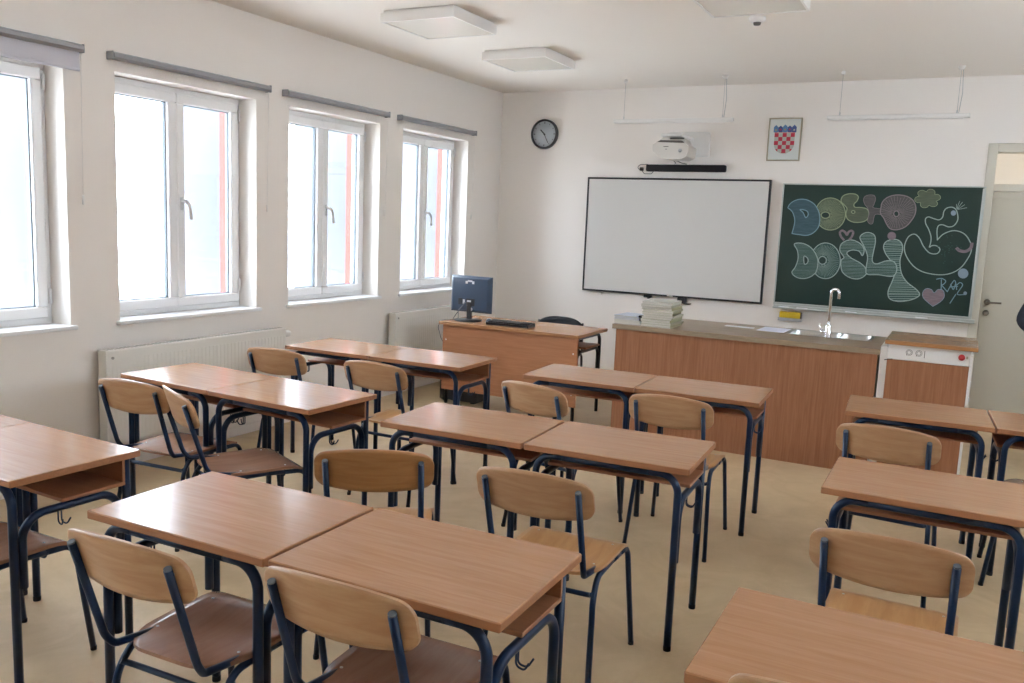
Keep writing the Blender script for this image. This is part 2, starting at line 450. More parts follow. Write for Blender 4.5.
# ------------------------------------------------------------------ STUDENT CHAIR (faces +y, origin under the middle of its feet; post tops at y=-.36)
def backrest_bm():
    W = .217; nx, nz = 32, 10; th = .010
    def pos(u, v, off):
        x = u*W; q = x/W
        top = .856-.026*q*q-.008*q**6; bot = .682+.022*q*q
        e = (abs(x)-(W-.034))/.034
        if e > 0:
            k = .036*(1-sqrt(max(0, 1-e*e))); top -= k; bot += k
        z = bot+(top-bot)*(v+1)/2
        y = -.36+.011-.020*(1-(x/.172)**2)+(.80-z)*.30+off
        return Vector((x, y, z))
    t = BM(); us = [sin(pi/2*(-1+2*i/nx)) for i in range(nx+1)]; vs = [-1+2*j/nz for j in range(nz+1)]
    G = [[[t.verts.new(pos(u, v, off)) for v in vs] for u in us] for off in (0, th)]
    for k, g in enumerate(G):
        for i in range(nx):
            for j in range(nz):
                f = t.faces.new((g[i][j], g[i+1][j], g[i+1][j+1], g[i][j+1])); f.smooth = True
    for i in range(nx):
        for j in (0, nz): t.faces.new((G[0][i][j], G[0][i+1][j], G[1][i+1][j], G[1][i][j]))
    for j in range(nz):
        for i in (0, nx): t.faces.new((G[0][i][j], G[0][i][j+1], G[1][i][j+1], G[1][i][j]))
    bmesh.ops.recalc_face_normals(t, faces=t.faces[:])
    return t
def seat_bm():
    n = 16; th = .011; Y0, Y1 = -.225, .205
    def pos(u, v, off):
        # v along depth, rear corners strongly rounded, front corners a little
        y = Y0+(Y1-Y0)*(v+1)/2
        hw = .198-.008*(v < 0)*(-v)
        e = ((Y0+.15)-y)/.15
        if e > 0: hw -= .115*(1-sqrt(max(0, 1-e*e)))
        e = (y-(Y1-.035))/.035
        if e > 0: hw -= .03*(1-sqrt(max(0, 1-e*e)))
        x = u*hw
        z = .462-.014*(1-min(1, (x/.19)**2))*math.exp(-((y+.03)/.13)**2)
        if y > .12: z -= .022*((y-.12)/.085)**2
        if y < -.15: z += .006*((-.15-y)/.07)**2
        return Vector((x, y, z+off))
    t = BM(); us = [-1+2*i/n for i in range(n+1)]; vs = [sin(pi/2*(-1+2*j/(n+4))) for j in range(n+5)]; m = len(vs)-1
    G = [[[t.verts.new(pos(u, v, off)) for v in vs] for u in us] for off in (0, -th)]
    for g in G:
        for i in range(n):
            for j in range(m):
                f = t.faces.new((g[i][j], g[i+1][j], g[i+1][j+1], g[i][j+1])); f.smooth = True
    for i in range(n):
        for j in (0, m): t.faces.new((G[0][i][j], G[0][i+1][j], G[1][i+1][j], G[1][i][j]))
    for j in range(m):
        for i in (0, n): t.faces.new((G[0][i][j], G[0][i][j+1], G[1][i][j+1], G[1][i][j]))
    bmesh.ops.recalc_face_normals(t, faces=t.faces[:])
    return t
def make_chair():
    r = empty('school_chair'); R = .0112
    link('backrest', backrest_bm(), M['ply'], r)
    s = link('seat', seat_bm(), M['plyseat'], r)
    b = BM()
    for x in (-.155, .155):
        for y in (-.10, .12): lathe(b, [(0, .4615), (.0045, .4615), (.0045, .4630), (0, .4635)], (x, y, 0 if y < 0 else -.001), seg=10)
    link('screw', b, M['steel'], s)
    for d in (-1, 1):
        xr = .187*d; zr = .444
        b = BM(); tube(b, fillet([(.211*d, .265, .010), (xr, .216, .430), (xr, .10, zr-.008)], .055, 8), R, 9)
        l = link('leg', b, M['navy'], r)
        b = BM(); lathe(b, [(.0115, 0), (.0118, .003), (.0118, .014), (.011, .016)], (.211*d, .266, 0), seg=12); link('foot_cap', b, M['cap'], l)
        b = BM(); tube(b, fillet([(.213*d, -.272, .010), (xr+.006*d, -.206, .375), (xr, -.152, zr-.006), (xr, .02, zr-.003)], [.16, .075], 8), R, 9)
        l = link('leg', b, M['navy'], r)
        b = BM(); lathe(b, [(.0115, 0), (.0118, .003), (.0118, .014), (.011, .016)], (.213*d, -.274, 0), seg=12); link('foot_cap', b, M['cap'], l)
        b = BM(); tube(b, [(xr, .01, zr-.003), (xr, .11, zr-.009)], R, 9); link('seat_rail', b, M['navy'], r)
        # back post
        b = BM(); xp = .172*d
        xq = xp+.0*d
        tube(b, fillet([(xp, -.36, .80), (xp, -.266, .500), (xp-.007*d, -.240, zr+.024), (xp-.007*d, -.06, zr-.002)], [.12, .035], 7), .0112, 9)
        p = link('back_post', b, M['navy'], r)
        b = BM(); tube(b, [(xp, -.359, .798), (xp, -.3615, .8055)], .0105, 9); link('post_plug', b, M['capgrey'], p)
        b = BM()
        for zz in (.725, .785):
            lathe(b, [(0, -.004), (.005, -.004), (.005, .022), (0, .022)], (xp, -.36+(.80-zz)*.30+.011, zz), 'y', 8)
        link('rivet', b, M['steel'], p)
    b = BM(); tube(b, fillet([(-.190, -.202, .392), (-.175, -.178, .376), (.175, -.178, .376), (.190, -.202, .392)], .03, 5), .0095, 8)
    link('crossbar', b, M['navy'], r)
    b = BM(); tube(b, [(-.187, .10, .424), (.187, .10, .424)], .009, 8); link('crossbar', b, M['navy'], r)
    return r

# ------------------------------------------------------------------ place desks
desk0 = make_desk(); chair0 = make_chair()
GAP = .004
DESKS = [  # x, y, rot, label
 (.596, 4.515, .020, 'student desk at the window end of the front row, under the third window'),
 (1.300, 4.530, .020, 'student desk of the front row nearest to the teacher\'s desk'),
 (.652, 3.150, -.050, 'student desk by the radiator, in the second row from the board'),
 (1.354, 3.113, -.050, 'glossy student desk of the second row on the aisle side, left block'),
 (.584, 1.735, -.037, 'student desk cut by the left edge of the photo, far half of that pair'),
 (1.286, 1.708, -.037, 'student desk at the left edge of the photo with open shelf facing the aisle'),
 (2.405, 4.600, .045, 'student desk in the middle block, first row, left of the pair before the counter'),
 (3.107, 4.632, .045, 'student desk in the middle block, first row, right of the pair before the counter'),
 (2.444, 3.100, .050, 'student desk in the middle block, second row, left of the pair'),
 (3.152, 3.137, .050, 'student desk in the middle block, second row, right of the pair'),
 (2.427, 1.640, .015, 'large foreground student desk, left of the pair, with window glare on its top'),
 (3.140, 1.652, .015, 'large foreground student desk, right of the pair, at the bottom centre of the photo'),
 (4.227, 4.772, .060, 'student desk in front of the cabinet with the red button'),
 (4.930, 4.814, .060, 'student desk cut by the right edge, farthest from the camera in the right block'),
 (4.320, 3.248, 0.0, 'student desk of the right block, second row, behind the lone chair'),
 (5.024, 3.248, 0.0, 'student desk just beyond the right edge, only a blue leg of it in the photo'),
 (4.266, 1.680, .003, 'foreground student desk at the bottom right corner of the photo'),
]
for i, (x, y, a, lab) in enumerate(DESKS):
    o = desk0 if i == 0 else copy_tree(desk0)
    o.location = (x, y, 0); o.rotation_euler = (0, 0, a)
    tag(o, lab, 'desk', 'student desks')
CHAIRS = [ # post-top centre x, y, angle deg (0 faces the board), label
 (2.874, 1.402, 2.2, 'plywood school chair at the left foreground desk, its worn seat fully seen'),
 (3.476, 1.498, 2.1, 'plywood school chair at the bottom centre, tucked under the right foreground desk'),
 (2.892, 2.448, 30, 'plywood school chair turned left, backrest painted darker for shade, behind the pair of foreground desks'),
 (3.480, 2.536, 3.0, 'plywood school chair with golden seat standing free in the central aisle'),
 (1.200, 2.762, 5.0, 'plywood school chair facing the radiator end desk of the second row, nearest the wall'),
 (1.530, 2.745, -25, 'plywood school chair turned sideways, its narrow backrest catching the window light'),
 (1.016, 3.949, 5.0, 'plywood school chair behind the front left desk, left one, nearest the radiator'),
 (1.760, 3.952, 1.0, 'plywood school chair behind the front left desk, right one, beside the monitor desk'),
 (2.773, 3.952, -12, 'pale glinting plywood school chair at the middle block front row, left one'),
 (3.472, 4.107, 2.5, 'plywood school chair at the middle block front row, right one'),
 (4.478, 4.072, -2.9, 'plywood school chair of the right block, the one farther from the camera'),
 (4.595, 2.556, -1.0, 'plywood school chair of the right block, the one just behind the bottom right desk'),
 (1.700, 1.400, 0.0, 'school chair at the left edge, only its seat and front legs in the photo'),
 (4.585, 1.598, 1.0, 'school chair at the bottom right desk, only the rim of its backrest in the photo'),
]
for i, (x, y, a, lab) in enumerate(CHAIRS):
    o = chair0 if i == 0 else copy_tree(chair0)
    t = radians(a)
    o.location = (x-.36*sin(t), y+.36*cos(t), 0); o.rotation_euler = (0, 0, t)
    tag(o, lab, 'chair', 'plywood school chairs')

for ob in list(bpy.data.objects):
    if ob.parent and ob.parent.name.startswith('school_chair'):
        k = ob.parent.get('label', ''); sl = ob.material_slots[0] if ob.material_slots else None
        if ob.name.split('.')[0] == 'seat' and any(q in k for q in ('worn seat', 'turned sideways', 'bottom centre', 'nearest the wall', 'left edge')): sl.link = 'OBJECT'; sl.material = M['seatred']
        if ob.name.split('.')[0] == 'backrest' and 'darker' in k: sl.link = 'OBJECT'; sl.material = M['plyshade']  # shade coloured into the backrest of the chair turned left
o = copy_tree(chair0); t = radians(90)
o.rotation_euler = (0, 0, t); o.location = (4.935+.265, 4.885, 0)
tag(o, 'school chair past the right edge, only a slanting blue leg of it in view', 'chair', 'plywood school chairs')

# ------------------------------------------------------------------ TEACHER'S DESK
r = empty('teacher_desk', (.575, 6.53, 0)); TW, TD = 1.37, .66
b = BM(); box(b, 0, TW, 0, TD, .734, .762, .003); 
link('tabletop', b, M['top'], r)
b = BM(); box(b, .035, TW-.012, .02, .038, .145, .734, .002); pn = link('front_panel', b, M['fronth'], r)
b = BM()
for xx in (.07, TW-.05):
    for zz in (.60, .25): lathe(b, [(0, -.003), (.007, -.003), (.007, 0)], (xx, .02, zz), 'y', 10)
link('screw', b, M['steel'], pn)
for s in (0, 1):
    x = .06 if s == 0 else TW-.05
    b = BM(); tube(b, fillet([(x, .065, .01), (x, .065, .719), (x, TD-.06, .719), (x, TD-.06, .01)], .07, 8), .015); link('leg_frame', b, M['black'], r)
    b = BM(); tube(b, fillet([(x, .095, .38), (x, .095, .60), (x, TD-.09, .60), (x, TD-.09, .38)], .07, 8), .015); link('side_frame', b, M['black'], r)
b = BM(); box(b, TW-.42, TW-.03, .24, TD-.10, .615, .630, .002); link('book_shelf', b, M['shelf'], r)
tag(r, 'wooden teacher\'s desk with a wide front panel, beside the last window', 'desk')

# monitor seen from behind
mr = empty('monitor', (.750, 6.75, .762), radians(-2))
b = BM(); lathe(b, [(0, 0), (.125, 0), (.13, .006), (.10, .014), (0, .016)], (0, 0, 0), seg=36)
link('stand_base', b, M['black'], mr)
b = BM(); box(b, -.022, .022, .005, .035, .01, .17, .004); link('stand_neck', b, M['black'], mr)
b = BM()
prism(b, [(-.215, .075), (.215, .075), (.215, .405), (-.215, .405)], 'y', .045, .062)
t = BM()
fr = [(-.215, .075), (.215, .075), (.215, .405), (-.215, .405)]; bk = [(-.185, .095), (.185, .095), (.185, .385), (-.185, .385)]
A = [t.verts.new((p[0], .045, p[1])) for p in fr]; B = [t.verts.new((p[0], .016, p[1])) for p in bk]
t.faces.new(B)
for i in range(4): t.faces.new((A[i], A[(i+1) % 4], B[(i+1) % 4], B[i]))
bmesh.ops.recalc_face_normals(t, faces=t.faces[:]); merge(b, t)
link('monitor_shell', b, M['skygloss'], mr)
b = BM(); box(b, -.20, .20, .0615, .064, .09, .39); link('screen', b, M['black'], mr)
b = BM(); box(b, -.12, -.075, .012, .018, .14, .20, .002); box(b, -.035, .055, .012, .018, .135, .20, .002); link('port_recess', b, M['black'], mr)
b = BM(); box(b, -.022, .018, .008, .013, .135, .185); lathe(b, [(0, 0), (.016, 0), (.016, .004)], (.02, .010, .105), 'y', 14); box(b, -.068, -.048, .008, .013, .15, .19); link('rating_label', b, M['paper'], mr)
b = BM()
for dx in (-.035, .035): box(b, dx-.012, dx+.012, .011, .016, .335, .36, .002)
box(b, -.025, .025, .012, .016, .352, .368, .002)
link('maker_mark', b, M['paper'], mr)
tag(mr, 'dark blue-black computer monitor seen from behind on the teacher\'s desk', 'monitor')
b = BM()
tube(b, [(.708, 6.76, .93), (.70, 6.70, .88), (.66, 6.66, .80), (.62, 6.70, .768), (.60, 6.74, .767)], .003, 6)
tube(b, [(.72, 6.76, .93), (.68, 6.69, .86), (.70, 6.66, .79), (.65, 6.64, .768), (.59, 6.60, .767), (.560, 6.585, .76), (.545, 6.57, .70), (.56, 6.60, .60), (.57, 6.68, .50)], .003, 6)
tag(link('monitor_cable', b, M['capgrey']), 'thin grey cables hanging from the monitor over the left end of the teacher\'s desk', 'cable')
# keyboard + mouse
kr = empty('keyboard', (1.215, 6.70, .762), radians(2))
b = BM(); prism(b, [(-.075, 0), (.075, 0), (.075, .032), (.06, .034), (-.075, .022)], 'x', -.205, .205); link('keyboard_body', b, M['black'], kr)
b = BM()
for i in range(15):
    for j in range(5): box(b, -.193+i*.026, -.193+i*.026+.022, -.062+j*.025, -.062+j*.025+.021, .018, .0320+j*.0018, .002)
link('keys', b, M['black'], kr)
tag(kr, 'black keyboard lying on the teacher\'s desk right of the monitor', 'keyboard')
b = BM(); bmesh.ops.create_uvsphere(b, u_segments=16, v_segments=10, radius=1)
for v in b.verts: v.co = Vector((v.co.x*.033, v.co.y*.058, max(0, v.co.z)*.036))
for f in b.faces: f.smooth = True
o = link('computer_mouse', b, M['skygloss']); o.location = (.955, 6.78, .762); o.rotation_euler = (0, 0, .5)
tag(o, 'dark computer mouse between the monitor base and the keyboard', 'mouse')
# PC tower under the desk
pr = empty('computer_tower', (.69, 6.80, 0))
b = BM(); box(b, -.20, .20, -.09, .09, .012, .40, .008); link('case', b, M['black'], pr)
b = BM(); box(b, -.2035, -.198, -.075, .075, .25, .37, .002); box(b, -.203, -.198, -.05, .05, .05, .18, .002); link('front_bezel', b, M['skygloss'], pr)
b = BM()
for x in (-.15, .15): box(b, x-.02, x+.02, -.08, .08, 0, .012, .002)
link('foot', b, M['cap'], pr)
tag(pr, 'black computer tower standing on the floor behind the teacher\'s desk panel', 'computer')
b = BM(); box(b, -.05, .05, -.02, .02, 0, .022, .006); o = link('power_adapter', b, M['black']); o.location = (1.17, 6.47, 0); o.rotation_euler = (0, 0, .2)
tag(o, 'small black power brick lying on the floor before the teacher\'s desk', 'adapter')

# teacher's upholstered chair behind the desk
tr = empty('teacher_chair', (1.245, 7.50, 0), radians(180))
def curved_pad(W, z0, z1, yb, th, bulge, m, name, par):
    t = BM(); nx, nz = 16, 8
    def pos(u, v, off):
        x = u*W; top = z1-.045*u*u*u*u-.02*u*u; bot = z0+.02*u*u
        z = bot+(top-bot)*(v+1)/2
        e = (1-u**6)*(1-v**6)
        return Vector((x, yb-bulge*(1-u*u)+off*(.4+.6*e), z))
    us = [-1+2*i/nx for i in range(nx+1)]; vs = [-1+2*j/nz for j in range(nz+1)]
    G = [[[t.verts.new(pos(u, v, off)) for v in vs] for u in us] for off in (-th/2, th/2)]
    for g in G:
        for i in range(nx):
            for j in range(nz): f = t.faces.new((g[i][j], g[i+1][j], g[i+1][j+1], g[i][j+1])); f.smooth = True
    for i in range(nx):
        for j in (0, nz): t.faces.new((G[0][i][j], G[0][i+1][j], G[1][i+1][j], G[1][i][j]))
    for j in range(nz):
        for i in (0, nx): t.faces.new((G[0][i][j], G[0][i][j+1], G[1][i][j+1], G[1][i][j]))
    bmesh.ops.recalc_face_normals(t, faces=t.faces[:])
    return link(name, t, m, par)
curved_pad(.24, .46, .765, -.20, .05, .03, M['fabricblack'], 'backrest', tr)
b = BM(); box(b, -.235, .235, -.20, .23, .42, .475, .02, 0, None, 3); link('seat', b, M['fabricblack'], tr)
for d in (-1, 1):
    b = BM(); tube(b, fillet([(.25*d, .21, .01), (.25*d, .19, .42), (.25*d, -.19, .42), (.25*d, -.23, .01)], .04, 6), .012, 9); link('leg_frame', b, M['black'], tr)
    b = BM(); tube(b, fillet([(.25*d, .0, .42), (.25*d, -.19, .43), (.235*d, -.215, .72)], .05, 6), .011, 9); link('back_post', b, M['black'], tr)
tag(tr, 'black upholstered chair tucked behind the teacher\'s desk, its curved back above the top', 'chair')

# ------------------------------------------------------------------ COUNTER, SINK, CABINET
CX0, CX1, CY0, CY1, CZ = 2.285, 4.248, 6.425, 7.27, .902
cr = empty('counter_cabinet', (CX0, CY0, 0)); cw = CX1-CX0
b = BM(); box(b, .015, cw-.01, .02, .038, .0, CZ-.038, .001); link('front_panel', b, M['frontv'], cr)
b = BM(); box(b, .015, .033, .038, CY1-CY0-.02, 0, CZ-.038, .001); link('side_panel', b, M['frontv'], cr)
b = BM(); box(b, cw-.028, cw-.01, .038, CY1-CY0-.02, 0, CZ-.038, .001); link('side_panel', b, M['white'], cr)
for k in range(4):
    x0 = .04+k*(cw-.075)/4; x1 = x0+(cw-.075)/4-.006
    b = BM(); box(b, x0, x1, CY1-CY0-.038, CY1-CY0-.02, .06, CZ-.045, .002); dd = link('door', b, M['fronth'], cr)
    b = BM(); xm = (x0+x1)/2; tube(b, fillet([(xm-.05, CY1-CY0-.02, .78), (xm-.05, CY1-CY0+.008, .78), (xm+.05, CY1-CY0+.008, .78), (xm+.05, CY1-CY0-.02, .78)], .01, 3), .005, 8); link('handle', b, M['steel'], dd)
tag(cr, 'long wooden counter base with upright grain, standing below the whiteboard', 'counter')
# worktop with a sink cut-out
SX0, SX1, SY0, SY1 = 3.555, 4.135, 6.88, 7.20
wr = empty('worktop', (0, 0, 0))
b = BM(); z0, z1 = CZ-.038, CZ
box(b, CX0-.012, SX0, CY0, CY1, z0, z1, .001); box(b, SX1, CX1+.004, CY0, CY1, z0, z1, .001)
box(b, SX0, SX1, CY0, SY0, z0, z1, .001); box(b, SX0, SX1, SY1, CY1, z0, z1, .001)
link('board', b, M['worktop'], wr)
wr.location = (0, 0, 0)
b = BM()
# steel rim, drainer and bowl
rim = .018
box(b, SX0-rim, SX1+rim, SY0-rim, SY0+.004, z1, z1+.003); box(b, SX0-rim, SX1+rim, SY1-.004, SY1+rim, z1, z1+.003)
box(b, SX0-rim, SX0+.004, SY0, SY1, z1, z1+.003); box(b, SX1-.004, SX1+rim, SY0, SY1, z1, z1+.003)
def bowl(bm, x0, x1, y0, y1, zt, dep):
    t = BM(); n = 6
    def rr(x0, x1, y0, y1, r, z):
        out = []
        for cx, cy, a0 in ((x1-r, y1-r, 0), (x0+r, y1-r, 90), (x0+r, y0+r, 180), (x1-r, y0+r, 270)):
            for k in range(n+1): a = radians(a0+90*k/n); out.append(t.verts.new((cx+r*cos(a), cy+r*sin(a), z)))
        return out
    R = [rr(x0, x1, y0, y1, .05, zt), rr(x0+.01, x1-.01, y0+.01, y1-.01, .05, zt-dep*.7), rr(x0+.04, x1-.04, y0+.04, y1-.04, .06, zt-dep)]
    for i in range(2):
        m = len(R[i])
        for k in range(m): f = t.faces.new((R[i][k], R[i][(k+1) % m], R[i+1][(k+1) % m], R[i+1][k])); f.smooth = True
    t.faces.new(R[2])
    bmesh.ops.recalc_face_normals(t, faces=t.faces[:])
    for f in t.faces: f.normal_flip()
    merge(bm, t)
bowl(b, SX0, SX1-.22, SY0, SY1, z1+.002, .13); bowl(b, SX1-.22, SX1, SY0, SY1, z1+.002, .09)
lathe(b, [(0, 0), (.03, 0), (.03, .004), (0, .004)], ((SX0+SX1-.22)/2, (SY0+SY1)/2, z1-.127), seg=18)
link('sink', b, M['steel'], wr)
tag(wr, 'grey-brown worktop with an inset steel sink, on the long counter', 'worktop')
fr_ = empty('faucet', (3.835, 7.01-.14, CZ))
fr_.location = (3.845, 6.86, CZ)
b = BM(); lathe(b, [(0, 0), (.026, 0), (.026, .008), (.021, .012), (.021, .085), (.016, .10), (0, .10)], (0, 0, 0), seg=20); link('body', b, M['chrome'], fr_)
b = BM(); tube(b, fillet([(0, 0, .09), (0, 0, .368), (.058, -.02, .368), (.058, -.02, .30)], .0285, 10), .0105, 12); link('spout', b, M['chrome'], fr_)
b = BM(); tube(b, [(-.015, 0, .04), (-.055, 0, .045)], .015, 12); tube(b, [(-.05, 0, .045), (-.063, 0, .10)], .006, 8); link('lever', b, M['chrome'], fr_)
tag(fr_, 'tall chrome faucet with a swan-neck spout standing at the sink', 'faucet')
# papers
for x0, x1, y0, y1, a, mm, lab in ((3.31, 3.52, 6.90, 7.20, -.03, 'paper2', 'lilac-white sheets lying on the worktop just left of the sink'), (3.03, 3.26, 6.99, 7.06, -.03, 'paper', 'narrow strip of paper lying flat on the worktop between books and sheets')):
    b = BM(); box(b, -(x1-x0)/2, (x1-x0)/2, -(y1-y0)/2, (y1-y0)/2, 0, .003); o = link('paper_sheet', b, M[mm]); o.location = ((x0+x1)/2, (y0+y1)/2, CZ); o.rotation_euler = (0, 0, a); tag(o, lab, 'paper')

# books: two piles on the counter
def book(name, x, y, z, w, d, h, rot, cover, label, group, soft=False):
    r = empty(name, (x, y, z), rot)
    cm = mat('book_cover', cover, .5)
    b = BM(); t = .0015
    box(b, -w/2, w/2, -d/2, d/2, 0, t); box(b, -w/2, w/2, -d/2, d/2, h-t, h); box(b, w/2-t, w/2, -d/2, d/2, t, h-t)
    link('cover', b, cm, r)
    b = BM(); box(b, -w/2+.003, w/2-t, -d/2+.003, d/2-.003, t, h-t); link('page_block', b, PAGES, r)
    tag(r, label, 'book', group); return r
PAGES = mat('pages', (.64, .60, .52), .8, var=.2, vscale=200)
rnd = random.Random(3)
z = CZ
tallw = [(.40,.36,.22),(.46,.42,.30),(.36,.34,.20),(.42,.38,.24),(.50,.47,.36),(.38,.35,.20),(.44,.42,.28),(.40,.36,.20),(.36,.34,.24),(.55,.54,.46)]
hh = [.020, .017, .021, .018, .016, .020, .019, .022, .018, .023]
pos_words = ['bottom book of the tall pile on the counter', 'second book from the bottom of the tall pile on the counter', 'third book from the bottom of the tall pile', 'fourth book from the bottom of the tall pile', 'fifth book from the bottom of the tall pile', 'fifth book from the top of the tall pile', 'fourth book from the top of the tall pile', 'third book from the top of the tall pile', 'second book from the top of the tall pile', 'topmost book of the tall pile, with a wavy cover']
for i in range(10):
    book('book', 2.622+rnd.uniform(-.012, .012)-(.0 if i < 8 else .012), 6.615+rnd.uniform(-.01, .01), z, .245, .29, hh[i], radians(rnd.uniform(-4, 4)), tallw[i], pos_words[i], 'books piled on the counter')
    z += hh[i]+.0004
z = CZ
for i, (h, c, lab) in enumerate([(.036, (.66, .68, .64), 'thick pale book at the bottom of the low pile by the counter end'), (.010, (.58, .62, .80), 'bluish thin book in the middle of the low pile'), (.009, (.60, .62, .72), 'white thin notebook second from the top of the low pile'), (.010, (.50, .54, .62), 'grey-blue thin notebook on top of the low pile')]):
    book('book', 2.358+rnd.uniform(-.008, .008), 6.62, z, .20 if i else .215, .26, h, radians(90*0+rnd.uniform(-5, 5)), c, lab, 'books piled on the counter'); z += h+.0004
b = BM(); box(b, -.016, .016, -.03, .03, 0, .018, .005); box(b, -.006, .010, -.035, -.022, -.025, .004, .003)
o = link('binder_clip', b, M['black']); o.location = (2.418, 6.500, CZ+.055-.0); 
o.location = (2.476, 6.53, CZ+.058)
tag(o, 'small black clip sticking out between the two book piles', 'clip')

# right-hand cabinet with switch panel
gr = empty('power_cabinet', (4.302, 6.36, 0)); gw = .525; gd = .64
b = BM(); box(b, -.048, .0, .08, gd-.03, .02, .925, .001); link('white_upright', b, M['white'], gr)
b = BM(); box(b, .0, gw-.022, .04, gd-.03, .05, .845, .002); link('front_panel', b, M['frontv'], gr)
b = BM(); box(b, gw-.022, gw-.006, .03, gd-.03, .0, .925, .001); link('side_panel', b, M['white'], gr)
b = BM(); box(b, .0, gw-.022, .035, .075, .848, .953, .004); sp = link('switch_panel', b, M['white'], gr)
b = BM(); lathe(b, [(0, -.018), (.018, -.018), (.021, -.010), (.021, 0), (0, 0)], (gw-.072, .035, .905), 'y', 20); link('emergency_button', b, M['red'], sp)
b = BM(); lathe(b, [(.028, -.001), (.030, -.001), (.030, 0)], (gw-.072, .036, .905), 'y', 20, cap=False); box(b, gw-.046, gw-.034, .0335, .0355, .897, .915); link('button_label', b, M['brassframe'], sp)
b = BM()
for cxp in (.135, .195):
    for rr in (.018, .011): 
        lathe(b, [(rr, -.0012), (rr+.003, -.0012), (rr+.003, 0), (rr, 0)], (cxp, .0352, .905), 'y', 20, cap=False)
    box(b, cxp-.016, cxp-.012, .0338, .0355, .883, .893)
box(b, .228, .232, .0338, .0355, .876, .925); 
link('socket_marks', b, M['bronze'], sp)
b = BM(); box(b, -.020, gw+.02, 0, gd+.0, .953, .981, .002)
b.normal_update()
for f in b.faces: f.material_index = 0 if abs(f.normal.z) > .5 else 1
link('cabinet_top', b, [M['cabtop'], M['cabedge']], gr)
b = BM(); tube(b, [(-.015, .02, .84), (.01, .022, .847), (.035, .028, .85)], .003, 6); link('cable', b, M['black'], gr)
b = BM(); box(b, gw-.006, gw+.002, .10, .14, .70, .74, .003); box(b, gw-.006, gw+.002, .10, .14, .60, .63, .003); link('hinge', b, M['steel'], gr)
tag(gr, 'narrow wooden cabinet with a white switch panel and a red button', 'cabinet')

# ------------------------------------------------------------------ WALL THINGS
# whiteboard
wx0, wx1, wz0, wz1 = 1.083, 2.990, .971, 2.172
wb = empty('whiteboard', (wx0, D, wz0)); W_, H_ = wx1-wx0, wz1-wz0
b = BM(); box(b, .012, W_-.012, -.035, 0, .012, H_-.012); link('board_surface', b, M['wbface'], wb)
b = BM()
for a in ((0, W_, 0, .018), (0, W_, H_-.018, H_)): box(b, a[0], a[1], -.042, 0, a[2], a[3], .003)
for a in ((0, .018), (W_-.018, W_)): box(b, a[0], a[1], -.042, 0, .018, H_-.018, .003)
link('black_frame', b, M['black'], wb)
b = BM(); box(b, .70, .78, -.05, -.0, -.025, 0, .004); box(b, .74, .76, -.05, 0, -.035, -.02, .003); link('connector', b, M['black'], wb)
b = BM(); box(b, 1.06, 1.15, -.05, 0, -.06, 0, .005); box(b, 1.13, 1.20, -.06, 0, -.065, -.05, .003); link('control_box', b, M['black'], wb)
b = BM(); box(b, .05, .22, -.02, 0, -.02, -.012, .002); box(b, .205, .215, -.02, 0, -.04, -.012, .001); link('cable_clip', b, M['wall'], wb)
b = BM(); box(b, .95, 1.01, -.0435, -.042, .004, .013); link('small_mark', b, M['white'], wb)
tag(wb, 'large whiteboard with a thin black frame on the front wall', 'whiteboard')

# chalkboard
bx0, bx1, bz0, bz1 = 3.108, 4.812, .985, 2.136
cb = empty('chalkboard', (0, 0, 0))
cb.location = (bx0, D, bz0)
bw, bh = bx1-bx0, bz1-bz0; YS = -.040   # slate face
b = BM(); box(b, .006, bw-.012, YS, -.005, .012, bh-.005); link('slate', b, M['slate'], cb)
b = BM(); box(b, -.004, bw+.004, -.046, 0, -.004, .020, .003); box(b, -.004, bw+.004, -.046, 0, bh-.007, bh+.004, .003)
box(b, -.004, .008, -.046, 0, .020, bh-.012, .003); box(b, bw-.022, bw+.004, -.046, 0, .020, bh-.012, .003)
link('board_frame', b, M['slateframe'], cb)
b = BM(); prism(b, [(-.088, -.028), (-.084, -.038), (0, -.038), (0, -.006), (-.046, -.006), (-.050, -.031), (-.080, -.031), (-.083, -.022)], 'x', .0, bw+.03)
link('chalk_tray', b, M['slateframe'], cb)
tag(cb, 'green chalkboard covered with bubble letters and chalk drawings', 'chalkboard')
for i, x in enumerate((.05, .22, .66, 1.26)):
    b = BM(); tube(b, [(-.05, 0, 0), (.05, 0, 0)], .007, 8); o = link('chalk_stick', b, M['paper']); o.location = (bx0+x+.05, D-.066, bz0-.0240)
    tag(o, ['white chalk stick at the left end of the chalk tray', 'white chalk stick second from the left on the chalk tray', 'white chalk stick right of the faucet on the chalk tray', 'white chalk stick near the right end of the chalk tray'][i], 'chalk', 'chalk on the tray')
b = BM(); box(b, -.11, .11, -.06, 0, 0, .012, .002); box(b, -.11, .11, -.065, -.055, 0, .03, .002); hb = link('sponge_holder', b, M['holder'])
hb.location = (3.275, D-.0, .845); tag(hb, 'grey holder on the wall under the chalkboard, carrying the sponge', 'holder')
b = BM(); box(b, -.10, .10, -.03, .03, 0, .075, .006); box(b, .093, .105, -.03, .03, 0, .075, .004, 1); o = link('sponge', b, [M['yellow'], M['black']]); o.location = (3.272, D-.032, .8425)
hb.location = (3.272, D, .830)
tag(o, 'yellow sponge block under the left end of the chalkboard', 'sponge')

